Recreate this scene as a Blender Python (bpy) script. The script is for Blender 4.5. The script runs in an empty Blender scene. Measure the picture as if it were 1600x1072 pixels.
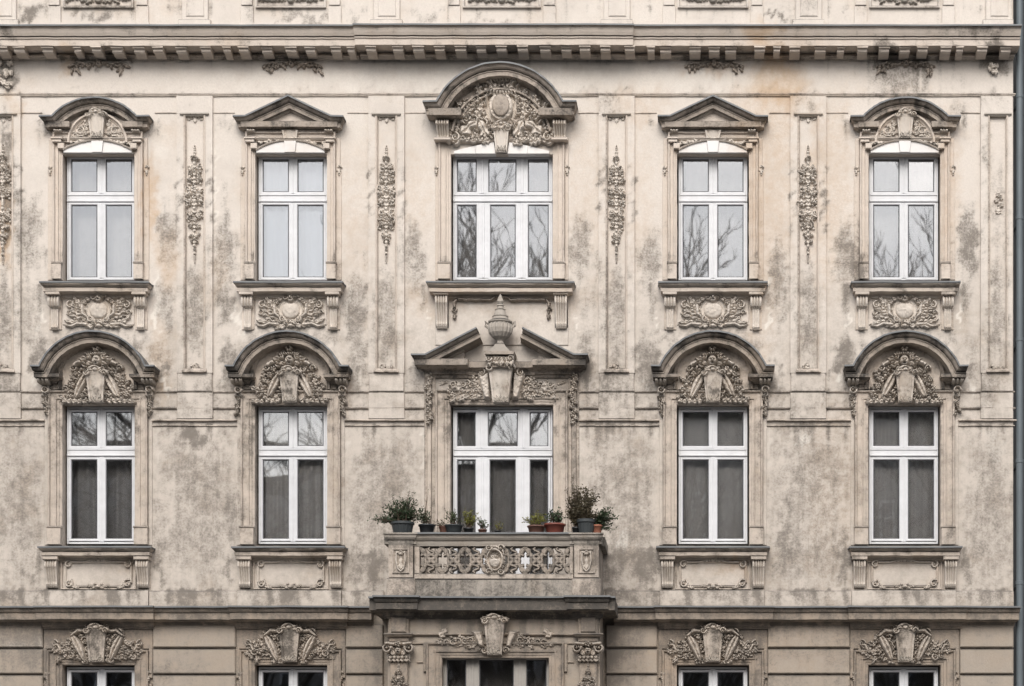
import bpy, math, random
import numpy as np
R = math.radians
scene = bpy.context.scene
col = scene.collection
rnd = random.Random(7)

# ------------------------------------------------------------------ measures
U = 1/95.0                       # metres per photograph pixel on the wall plane
XC, YC, D = 1120.0, 1350.0, 38.0 # vanishing centre and camera distance
Z0 = 1.6 + (YC-536)*U
def wx(a): return (a-800)*U                                   # wall-plane pixel -> x
def X(px, p=0.0): return wx(XC+(px-XC)*(D-p)/D)
def Z(py, p=0.0): return Z0+(536-(YC+(py-YC)*(D-p)/D))*U

# ------------------------------------------------------------------ camera
cam = bpy.data.cameras.new('camera'); camo = bpy.data.objects.new('camera', cam); col.objects.link(camo)
camo.location = (wx(XC), -D, 1.6); camo.rotation_euler = (R(90), 0, 0)
FW = 1600*U
cam.sensor_width = 36; cam.lens = 36*D/FW
cam.shift_x = -wx(XC)/FW; cam.shift_y = (Z0-1.6)/FW
cam.clip_end = 600
scene.camera = camo

# ------------------------------------------------------------------ world, sun, exposure
SUN_EL, SUN_AZ = 40, 10
w = bpy.data.worlds.new('World'); scene.world = w; w.use_nodes = True
nt = w.node_tree; nt.nodes.clear()
def wn(t, **k):
    n = nt.nodes.new(t)
    for a, b in k.items(): setattr(n, a, b)
    return n
sky = wn('ShaderNodeTexSky', sky_type='NISHITA', sun_disc=False, sun_elevation=R(SUN_EL), sun_rotation=R(180-SUN_AZ), dust_density=4.0, air_density=1.0)
hs = wn('ShaderNodeHueSaturation'); hs.inputs['Saturation'].default_value = 0.58
tc = wn('ShaderNodeTexCoord'); mp = wn('ShaderNodeMapping'); mp.inputs['Scale'].default_value = (1.2, 1.2, 4.2)
no = wn('ShaderNodeTexNoise'); no.inputs['Scale'].default_value = 1.6; no.inputs['Detail'].default_value = 6; no.inputs['Roughness'].default_value = .55
rp = wn('ShaderNodeMapRange'); rp.inputs['From Min'].default_value = .42; rp.inputs['From Max'].default_value = .66; rp.inputs['To Min'].default_value = .0; rp.inputs['To Max'].default_value = .75
cm = wn('ShaderNodeMix', data_type='RGBA'); cm.inputs[7].default_value = (9.2, 9.3, 9.5, 1)
bg = wn('ShaderNodeBackground'); bg.inputs['Strength'].default_value = 0.105
wo = wn('ShaderNodeOutputWorld')
L = nt.links.new
L(sky.outputs[0], hs.inputs['Color']); L(tc.outputs['Generated'], mp.inputs['Vector']); L(mp.outputs[0], no.inputs['Vector'])
L(no.outputs['Fac'], rp.inputs['Value']); L(rp.outputs[0], cm.inputs[0]); L(hs.outputs[0], cm.inputs[6]); L(cm.outputs[2], bg.inputs['Color']); L(bg.outputs[0], wo.inputs['Surface'])
sl = bpy.data.lights.new('sun', 'SUN'); sl.energy = 1.5; sl.angle = R(32); sl.color = (1.0, .965, .92)
so = bpy.data.objects.new('sun', sl); col.objects.link(so)
so.rotation_euler = (R(90-SUN_EL), 0, R(-SUN_AZ))   # light from the street side, slightly from the left
scene.view_settings.view_transform = 'Standard'; scene.view_settings.look = 'None'
scene.view_settings.gamma = 1; scene.view_settings.use_curve_mapping = False
scene.view_settings.exposure = 0.70
scene.render.engine = 'CYCLES'

# ------------------------------------------------------------------ materials
def newmat(name):
    m = bpy.data.materials.new(name); m.use_nodes = True; t = m.node_tree; t.nodes.clear(); return m, t
class NT:
    def __init__(s, t): s.t = t
    def n(s, typ, ins=None, **k):
        n = s.t.nodes.new(typ)
        for a, b in k.items(): setattr(n, a, b)
        for a, b in (ins or {}).items():
            if isinstance(b, bpy.types.NodeSocket): s.t.links.new(b, n.inputs[a])
            else: n.inputs[a].default_value = b
        return n
    def math(s, op, a, b=0.0, c=0.0, clamp=False):
        n = s.n('ShaderNodeMath', {0: a, 1: b, 2: c}, operation=op); n.use_clamp = clamp; return n.outputs[0]
    def ramp(s, v, a, b, c=0.0, d=1.0):
        return s.n('ShaderNodeMapRange', {'Value': v, 'From Min': a, 'From Max': b, 'To Min': c, 'To Max': d}, interpolation_type='SMOOTHSTEP').outputs[0]
    def mix(s, f, a, b, mode='MIX'):
        n = s.n('ShaderNodeMix', data_type='RGBA', blend_type=mode)
        for i, v in ((0, f), (6, a), (7, b)):
            if isinstance(v, bpy.types.NodeSocket): s.t.links.new(v, n.inputs[i])
            else: n.inputs[i].default_value = v if i == 0 else (*v, 1)
        return n.outputs[2]
    def noise(s, vec, scale, detail=5, rough=.6):
        return s.n('ShaderNodeTexNoise', {'Vector': vec, 'Scale': scale, 'Detail': detail, 'Roughness': rough}).outputs['Fac']

ZSTOREY = Z(947, .3)
def stone(name, hi, lo, dirt=(.17, .15, .13), amt=0.0, up=.8, streak=.35, bump=.25, fine=.24, rough=.9, grey=.62, ochre=(.47, .33, .21)):
    """old painted stucco: hi = colour of the upper storeys, lo = of the ground storey; amt shifts how much grime there is"""
    m, t = newmat(name); g = NT(t)
    geo = g.n('ShaderNodeNewGeometry'); pos = geo.outputs['Position']
    st = g.n('ShaderNodeVectorMath', {0: pos, 1: (6.5, 6.5, .55)}, operation='MULTIPLY').outputs[0]
    n1 = g.noise(pos, 1.3, 7, .66); n2 = g.noise(st, 1.0, 4, .55); n3 = g.noise(pos, 30, 6, .75); n5 = g.noise(g.n('ShaderNodeVectorMath', {0: pos, 1: (11, 11, 1.3)}, operation='MULTIPLY').outputs[0], 1.0, 5, .6); n0 = g.noise(pos, .55, 6, .7); n4 = g.noise(pos, 6.5, 8, .75)
    at = g.n('ShaderNodeAttribute', attribute_name='stain')
    sp = g.n('ShaderNodeSeparateColor', {0: at.outputs['Color']})
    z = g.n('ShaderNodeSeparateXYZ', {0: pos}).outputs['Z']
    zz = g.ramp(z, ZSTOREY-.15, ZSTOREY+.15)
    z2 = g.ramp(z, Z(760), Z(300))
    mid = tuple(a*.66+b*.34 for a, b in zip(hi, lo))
    base = g.mix(z2, mid, hi); base = g.mix(zz, lo, base)  # tone by height: dirt and fall of light both put into the colour
    # broad greying of the paint, stronger on the lower storeys
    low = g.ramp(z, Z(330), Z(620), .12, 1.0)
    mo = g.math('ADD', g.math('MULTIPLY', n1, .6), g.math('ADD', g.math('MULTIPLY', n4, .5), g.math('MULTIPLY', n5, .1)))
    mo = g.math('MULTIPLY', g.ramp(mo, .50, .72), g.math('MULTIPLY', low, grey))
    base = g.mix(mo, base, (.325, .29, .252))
    mo2 = g.math('MULTIPLY', g.ramp(g.math('ADD', n0, g.math('MULTIPLY', g.math('SUBTRACT', n3, .5), .3)), .5, .64), .22)
    base = g.mix(mo2, base, tuple(q*.72 for q in mid))
    # warm stains
    om = g.math('MULTIPLY', g.ramp(g.math('ADD', sp.outputs['Green'], g.math('MULTIPLY', g.math('SUBTRACT', n4, .5), .9)), .15, .95), .75)
    base = g.mix(om, base, ochre)
    om2 = g.math('MULTIPLY', g.ramp(n1, .5, .72), .20)
    base = g.mix(om2, base, ochre)
    # pale worn paint
    pm = g.ramp(g.math('ADD', sp.outputs['Blue'], g.math('MULTIPLY', g.math('SUBTRACT', n4, .5), .8)), .3, .8)
    base = g.mix(g.math('MULTIPLY', pm, .7), base, (min(.72, hi[0]*1.25), min(.68, hi[1]*1.25), min(.62, hi[2]*1.27)))
    # grime
    f = g.math('ADD', sp.outputs['Red'], g.math('MULTIPLY', g.math('SUBTRACT', n4, .5), 1.0))
    f = g.math('ADD', f, g.math('MULTIPLY', g.math('SUBTRACT', n2, .5), streak*1.1))
    f = g.math('ADD', f, g.math('MULTIPLY', g.math('SUBTRACT', n5, .5), .4))
    f = g.math('ADD', f, g.math('MULTIPLY', g.math('SUBTRACT', n1, .5), .7))
    f = g.math('ADD', f, g.math('MULTIPLY', g.math('SUBTRACT', n3, .5), 1.2))
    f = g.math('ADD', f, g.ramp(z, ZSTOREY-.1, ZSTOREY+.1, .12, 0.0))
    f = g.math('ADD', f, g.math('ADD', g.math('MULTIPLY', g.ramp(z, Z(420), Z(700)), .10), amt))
    gm = g.math('MULTIPLY', g.ramp(f, .22, .92), g.math('ADD', .12, g.math('MULTIPLY', g.math('ADD', g.math('MULTIPLY', n3, .55), g.math('MULTIPLY', n4, .6)), 1.32)), clamp=True)
    gm = g.math('MINIMUM', gm, .92)
    base = g.mix(gm, base, dirt)
    # soot lying on upward faces
    nz = g.n('ShaderNodeSeparateXYZ', {0: geo.outputs['Normal']}).outputs['Z']
    um = g.math('MULTIPLY', g.ramp(g.math('ADD', nz, g.math('MULTIPLY', g.math('SUBTRACT', n4, .5), .5)), .25, .85), up)
    base = g.mix(um, base, (.075, .07, .065))
    k = g.math('MULTIPLY_ADD', n3, fine*2, 1-fine)
    kc = g.n('ShaderNodeCombineColor', {0: k, 1: k, 2: k}).outputs[0]
    base = g.mix(1.0, base, kc, 'MULTIPLY')
    hgt = g.math('ADD', n3, g.math('MULTIPLY', n4, .8))
    bp = g.n('ShaderNodeBump', {'Strength': bump, 'Distance': .02, 'Height': hgt}).outputs[0]
    b = g.n('ShaderNodeBsdfPrincipled', {'Base Color': base, 'Roughness': rough, 'Normal': bp, 'Specular IOR Level': .25})
    o = g.n('ShaderNodeOutputMaterial', {'Surface': b.outputs[0]})
    return m
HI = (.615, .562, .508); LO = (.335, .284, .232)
M = {}
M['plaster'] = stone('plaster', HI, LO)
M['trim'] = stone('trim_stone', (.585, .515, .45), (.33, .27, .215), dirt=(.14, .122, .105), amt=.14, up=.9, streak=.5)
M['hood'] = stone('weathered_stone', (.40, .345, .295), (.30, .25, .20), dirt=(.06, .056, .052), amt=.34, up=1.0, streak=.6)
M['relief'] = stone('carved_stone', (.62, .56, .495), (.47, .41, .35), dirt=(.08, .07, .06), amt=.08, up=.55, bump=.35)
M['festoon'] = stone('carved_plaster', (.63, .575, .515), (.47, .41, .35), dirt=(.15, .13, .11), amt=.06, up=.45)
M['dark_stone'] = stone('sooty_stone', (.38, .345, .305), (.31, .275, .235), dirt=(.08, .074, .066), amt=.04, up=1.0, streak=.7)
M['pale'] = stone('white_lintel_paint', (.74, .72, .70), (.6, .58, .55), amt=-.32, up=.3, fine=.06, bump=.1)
def simple(name, c, rough=.5, metal=0, noise=.12, scale=30, bump=.0, spec=.5):
    m, t = newmat(name); g = NT(t)
    pos = g.n('ShaderNodeNewGeometry').outputs['Position']
    n = g.noise(pos, scale, 4); n2 = g.noise(pos, scale*.12, 4)
    k = g.math('ADD', g.math('MULTIPLY_ADD', n, noise*2, 1-noise), g.math('MULTIPLY', g.math('SUBTRACT', n2, .5), noise*2))
    kc = g.n('ShaderNodeCombineColor', {0: k, 1: k, 2: k}).outputs[0]
    cc = g.mix(1.0, c, kc, 'MULTIPLY')
    ins = {'Base Color': cc, 'Roughness': rough, 'Metallic': metal, 'Specular IOR Level': spec}
    if bump: ins['Normal'] = g.n('ShaderNodeBump', {'Strength': bump, 'Distance': .02, 'Height': n}).outputs[0]
    b = g.n('ShaderNodeBsdfPrincipled', ins)
    g.n('ShaderNodeOutputMaterial', {'Surface': b.outputs[0]})
    return m
M['white'] = simple('white_window_paint', (.60, .605, .62), .4, noise=.15, scale=6)
M['grey_frame'] = simple('grey_brown_window_paint', (.30, .28, .255), .5, noise=.12, scale=14)
M['glass_shade'] = simple('painted_glass_shade', (.05, .05, .055), .6)
M['zinc'] = simple('zinc_flashing', (.115, .12, .125), .55, .3, noise=.25, scale=9)
M['interior'] = simple('room_paint', (.30, .28, .26), .9)
M['sheer'] = simple('white_sheer', (.72, .79, .86), .9, noise=.04)
M['lace'] = simple('grey_lace', (.74, .73, .71), .9, noise=.15, scale=60)
M['darklace'] = simple('dark_drape', (.52, .51, .50), .9, noise=.2, scale=40)
M['pot_dark'] = simple('dark_grey_pot', (.035, .04, .042), .45)
M['pot_black'] = simple('black_pot', (.015, .016, .018), .4)
M['pot_red'] = simple('red_brown_pot', (.17, .045, .03), .5)
M['pot_brown'] = simple('brown_pot', (.11, .05, .035), .55)
M['pot_terra'] = simple('terracotta_pot', (.30, .12, .075), .8)
M['soil'] = simple('potting_soil', (.03, .022, .016), 1, noise=.4, scale=60)
M['stem'] = simple('woody_stem', (.07, .05, .035), .9)
M['bark'] = simple('tree_bark', (.045, .038, .03), .95)
M['pipe'] = simple('painted_zinc_pipe', (.11, .13, .142), .5, .1, noise=.18, scale=5)
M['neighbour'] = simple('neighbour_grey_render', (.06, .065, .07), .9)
M['across'] = simple('dark_grey_render', (.27, .26, .25), .9)
M['asphalt'] = simple('asphalt', (.05, .05, .052), .9, noise=.2, bump=.3)
M['paving'] = simple('paving', (.22, .21, .195), .9, noise=.2, bump=.2)
M['kerb'] = simple('granite_kerb', (.30, .29, .28), .85, noise=.2)
def leafmat(name, a, b):
    m, t = newmat(name); g = NT(t)
    geo = g.n('ShaderNodeNewGeometry')
    n = g.noise(geo.outputs['Position'], 17, 3)
    c = g.mix(g.ramp(n, .35, .65), a, b)
    c = g.mix(g.math('MULTIPLY', geo.outputs['Random Per Island'], .6), c, tuple(x*1.6 for x in b))
    p = g.n('ShaderNodeBsdfPrincipled', {'Base Color': c, 'Roughness': .6})
    tr = g.n('ShaderNodeBsdfTranslucent', {'Color': c})
    mx = g.n('ShaderNodeMixShader', {0: .25, 1: p.outputs[0], 2: tr.outputs[0]})
    g.n('ShaderNodeOutputMaterial', {'Surface': mx.outputs[0]}); return m
M['leaf_dark'] = leafmat('dark_evergreen_leaves', (.018, .032, .016), (.035, .055, .025))
M['leaf_mid'] = leafmat('mid_green_leaves', (.03, .05, .02), (.06, .085, .035))
M['leaf_yellow'] = leafmat('yellow_green_leaves', (.10, .11, .02), (.17, .17, .035))
M['leaf_brown'] = leafmat('brown_green_leaves', (.05, .045, .025), (.075, .06, .035))
def glassmat(name, refl, tint, wob):
    m, t = newmat(name); g = NT(t)
    pos = g.n('ShaderNodeNewGeometry').outputs['Position']
    n = g.noise(pos, 2.2, 2, .5); n2 = g.noise(pos, 9.0, 2, .5)
    h = n
    bp = g.n('ShaderNodeBump', {'Strength': wob, 'Distance': .05, 'Height': h}).outputs[0]
    gl = g.n('ShaderNodeBsdfGlossy', {'Color': (.93, .96, 1, 1), 'Roughness': 0.015, 'Normal': bp})
    tr = g.n('ShaderNodeBsdfTransparent', {'Color': (*tint, 1)})
    fr = g.n('ShaderNodeFresnel', {'IOR': 1.5, 'Normal': bp}).outputs[0]
    f = g.math('MULTIPLY_ADD', fr, 1.6, refl, clamp=True)
    mx = g.n('ShaderNodeMixShader', {0: f, 1: tr.outputs[0], 2: gl.outputs[0]})
    g.n('ShaderNodeOutputMaterial', {'Surface': mx.outputs[0]}); return m
M['glass'] = glassmat('window_glass', .13, (.86, .855, .85), .006)

# ------------------------------------------------------------------ stains: (px, py, rx, ry, amount) measured on the wall
def _pil(x): return [(x-23, 300, 6, 75, .75), (x+23, 310, 6, 72, .75), (x, 490, 18, 90, .62)]
DARK = []
for px_ in (5, 305, 604, 964, 1263): DARK += _pil(px_)
DARK += [(1560, 330, 20, 90, .45), (1560, 480, 18, 90, .6), (1513, 375, 20, 65, .75), (1540, 240, 8, 60, .5),
 (262, 365, 22, 60, .6), (258, 470, 20, 45, .6), (350, 400, 24, 70, .6), (352, 480, 18, 40, .65), (350, 310, 14, 30, .35),
 (45, 370, 26, 80, .6), (40, 480, 30, 80, .45), (60, 560, 18, 30, .8), (555, 480, 22, 60, .65), (560, 560, 18, 40, .6),
 (645, 400, 24, 60, .6), (630, 500, 12, 60, .3), (905, 390, 24, 60, .6), (925, 500, 20, 60, .35), (1015, 410, 24, 55, .6),
 (1010, 560, 22, 50, .7), (915, 560, 14, 50, .5), (650, 590, 14, 40, .5), (1218, 430, 20, 60, .6), (1215, 480, 22, 40, .5), (1320, 400, 22, 60, .65), (1320, 560, 20, 30, .8),
 (1340, 420, 12, 30, .8), (1505, 450, 16, 30, .5), (1530, 560, 30, 60, .35), (250, 560, 20, 40, .4), (360, 570, 18, 40, .7),
 (303, 685, 22, 20, .9), (303, 700, 60, 30, .4), (308, 790, 62, 120, .42), (600, 790, 55, 120, .42), (970, 790, 60, 120, .42), (1265, 790, 62, 130, .42),
 (1545, 790, 40, 130, .42), (30, 800, 40, 120, .40), (250, 830, 14, 70, .5), (365, 810, 14, 60, .55), (560, 800, 12, 80, .5), (1010, 880, 26, 36, .7), (960, 880, 24, 40, .6),
 (585, 890, 14, 30, .8), (1225, 850, 14, 60, .6), (1318, 870, 12, 50, .6), (560, 880, 20, 30, .55), (800, 939, 1000, 7, .6), (800, 958, 1000, 14, .3), (90, 1000, 90, 30, .4), (300, 1050, 60, 30, .45), (580, 1040, 40, 40, .4), (980, 1000, 40, 40, .4), (1000, 955, 60, 10, .5),
 (305, 938, 62, 14, .7), (600, 938, 60, 14, .6), (980, 938, 60, 16, .7), (30, 938, 60, 14, .6), (1265, 936, 60, 14, .5), (1550, 938, 40, 14, .5),
 (45, 20, 20, 14, .8), (150, 26, 40, 8, .7), (215, 30, 30, 6, .3), (480, 28, 50, 10, .6), (555, 20, 16, 14, .5), (660, 25, 40, 12, .45), (760, 34, 60, 5, .5), (1215, 26, 26, 6, .9), (1480, 20, 20, 12, .4), (1300, 34, 40, 4, .4),
 (1400, 118, 50, 30, .62), (1385, 95, 30, 14, .9), (1500, 130, 30, 20, .3), (1556, 100, 24, 22, .9), (1555, 160, 22, 20, .5), (1390, 148, 60, 10, .5),
 (12, 118, 16, 30, .8), (150, 96, 50, 8, .6), (455, 96, 50, 8, .4), (1110, 96, 50, 8, .45), (20, 60, 14, 22, .6), (800, 92, 1000, 3, .35), (900, 55, 40, 12, .3), (250, 62, 60, 6, .3), (1520, 60, 50, 12, .55),
 (10, 290, 12, 110, .8), (1500, 180, 12, 20, .5), (70, 200, 10, 18, .5), (345, 200, 12, 20, .4),
 (30, 1030, 50, 60, .62), (300, 992, 60, 16, .75), (300, 1030, 40, 30, .3), (180, 985, 60, 10, .5), (450, 985, 60, 12, .5), (575, 1000, 30, 60, .5), (1200, 985, 30, 20, .5), (1000, 1000, 50, 14, .4), (1560, 985, 30, 12, .5), (1410, 990, 80, 12, .3),
 (800, 608, 1000, 5, .42), (800, 634, 1000, 5, .42), (800, 143, 1000, 4, .35), (800, 650, 1000, 5, .35), (985, 625, 20, 14, .5), (1210, 610, 20, 12, .5), (330, 620, 14, 14, .5), (305, 600, 20, 22, .5), (604, 590, 20, 16, .4), (964, 600, 20, 22, .5), (1263, 600, 24, 20, .5), (60, 630, 30, 20, .4)]
WARM = [(1190, 260, 60, 180, .5), (1215, 130, 50, 50, .85), (1190, 60, 40, 20, .8), (1000, 160, 60, 50, .4), (1320, 130, 60, 30, .3), (235, 320, 14, 80, .7), (262, 400, 22, 60, .6), (345, 420, 16, 60, .45),
 (560, 330, 40, 150, .3), (650, 300, 30, 120, .35), (920, 300, 40, 150, .35), (1000, 320, 30, 150, .35), (1200, 400, 30, 160, .45), (1300, 300, 40, 180, .45), (1480, 300, 30, 160, .4), (8, 340, 12, 90, 1.0),
 (20, 160, 20, 30, .5), (250, 560, 20, 80, .5), (540, 600, 12, 60, .4), (1180, 560, 30, 90, .4), (1080, 760, 30, 140, .3), (1300, 760, 50, 180, .35), (700, 470, 90, 40, .4), (860, 470, 60, 40, .4),
 (1260, 1020, 200, 60, .35), (1010, 1030, 60, 50, .4), (110, 98, 20, 22, .6), (1110, 105, 60, 16, .5), (1140, 895, 40, 20, .6), (1420, 895, 60, 20, .5), (1383, 250, 12, 80, .4), (1070, 300, 12, 100, .4), (95, 300, 10, 120, .3)]
PALE = [(800, 125, 700, 24, .55), (350, 125, 300, 22, .4), (800, 165, 560, 12, .3), (60, 250, 30, 80, .4), (380, 230, 60, 70, .4), (560, 200, 30, 60, .45), (650, 200, 40, 60, .4), (930, 200, 30, 60, .35), (250, 220, 20, 60, .5),
 (800, 20, 600, 16, .4), (244, 480, 5, 60, .9), (377, 480, 5, 50, .7), (545, 470, 4, 45, .8), (1200, 480, 4, 50, .8), (1500, 470, 4, 50, .8), (60, 490, 4, 60, .6), (335, 300, 5, 120, .7), (590, 480, 4, 80, .4), (1240, 400, 4, 160, .5),
 (1262, 690, 16, 10, .8), (1215, 875, 18, 40, .5), (300, 880, 50, 30, .35), (440, 175, 400, 14, .2), (1555, 700, 24, 40, .5), (975, 850, 14, 20, .7), (30, 560, 30, 60, .3), (1160, 680, 14, 200, .2),
 (130, 1000, 20, 10, .3), (30, 985, 26, 12, .8), (60, 1010, 14, 14, .7), (340, 1030, 40, 14, .4), (800, 656, 1000, 6, .25), (375, 700, 6, 60, .5), (540, 700, 6, 60, .5), (245, 700, 6, 60, .5), (665, 690, 6, 90, .6), (905, 690, 6, 90, .5), (1030, 690, 6, 90, .5), (1200, 690, 6, 90, .5)]
for ax_ in (154, 455, 784, 1114, 1413):
    big = ax_ == 784
    for q in (-1, 1):
        k = rnd.uniform(.7, 1.2)
        DARK += [(ax_+q*(92 if not big else 124), 470+rnd.uniform(-8, 8), 6, 30*k, .55*k), (ax_+q*(100 if not big else 138), 575, 9, 16, .8*k), (ax_+q*(96 if not big else 112), 655*k**.05, 5, 40, .4*k),
                 (ax_+q*(95 if not big else 128), 200, 6, 20*k, .4*k), (ax_+q*(97 if not big else 120), 890, 6, 30*k, .65*k), (ax_+q*(70 if not big else 90), 425, 9, 14, .55*k), (ax_+q*(72 if not big else 95), 838, 8, 12, .5*k)]
        PALE += [(ax_+q*(88 if not big else 116), 500, 3, 30*k, .8), (ax_+q*(104 if not big else 150), 600, 4, 16, .8*k)]
    if not big: DARK += [(ax_, 520, 70, 8, .55), (ax_, 448, 80, 5, .4), (ax_, 862, 80, 5, .4), (ax_-60, 535, 22, 12, .5), (ax_+60, 535, 22, 12, .5)]
STREAK_NOISE = np.random.RandomState(4).rand(700)**1.7
STREAKS = [(93, -200, 1583, 16, .5), (93, 1335, 1500, 60, 1.1), (93, 1060, 1150, 30, .8), (93, -50, 22, 60, 1.1), (93, 400, 520, 16, .7), (93, 90, 210, 18, .8), (148, -200, 1583, 16, .45), (178, -200, 1583, 30, .35),
 (612, -200, 1583, 14, .6), (638, -200, 1583, 12, .6), (666, -200, 1583, 45, .75), (12, -200, 1583, 30, .55), (-10, -200, 1583, 60, .5), (924, -200, 1583, 26, .85), (976, -200, 1583, 60, .7), (1014, -200, 1583, 40, .7), (1055, -200, 1583, 40, .6), (582, -200, 1583, 30, .4),
 (870, 560, 612, 60, 1.0), (870, 945, 1030, 60, .8)]
for ax_ in (154, 455, 784, 1114, 1413):
    h1, h2 = (85, 96) if ax_ != 784 else (115, 132)
    for q in (-1, 1):
        for (y, a0, a1, ln, am) in ((190, h1-4, h1+14, 45, .9), (445, h1-2, h1+16, 90, 1.1), (575, h2-12, h2+14, 60, 1.2), (860, h1+2, h1+18, 70, 1.1), (395, h1-30, h1-12, 40, .7), (395, h1-8, h1+40, 60, .55)):
            x_ = sorted((ax_+q*a0, ax_+q*a1)); STREAKS.append((y, x_[0], x_[1], ln, am))
def stain_at(co):
    """co: (n,3) world; returns n x 3 in 0..1"""
    px = co[:, 0]/U+800; py = 536-(co[:, 2]-Z0)/U
    out = np.zeros((len(co), 3))
    px0, py0 = px, py
    px = px0+3.5*np.sin(py0*.13+px0*.05)+2.5*np.sin(py0*.37+1.3)+2*np.sin(px0*.41+py0*.2); py = py0+7*np.sin(px0*.11+.7)+4*np.sin(px0*.31+py0*.07)+3*np.sin(px0*.67)
    for c, lst in enumerate((DARK, WARM, PALE)):
        for (x, y, rx, ry, a) in lst:
            e = 6 if (rx >= 35 and ry >= 100) else 2
            d = (np.abs((px-x)/(rx*1.25))**e+np.abs((py-y)/(ry*1.25))**e)**(1/e)
            f = np.clip(1.35-d*1.1, 0, 1); f = f*f*(3-2*f)
            out[:, c] = np.maximum(out[:, c], f*a)
    k = STREAK_NOISE
    for (y, x0, x1, ln, a) in STREAKS:      # run-off below ledges: each column has its own length and strength
        u = np.clip((px0+600)/4.7, 0, len(k)-2.01); i = u.astype(int); fr = u-i; nz = k[i]*(1-fr)+k[i+1]*fr; nl = np.roll(k, 37)[i]
        dy = py0-y; e = np.clip(np.minimum(px0-x0, x1-px0)/8+.5, 0, 1)
        v = 1.35*a*nz*e*np.where(dy > -3, np.exp(-np.clip(dy, 0, 999)/(ln*(.3+1.2*nl))), 0)
        out[:, 0] = np.maximum(out[:, 0], v)
    return out

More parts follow.
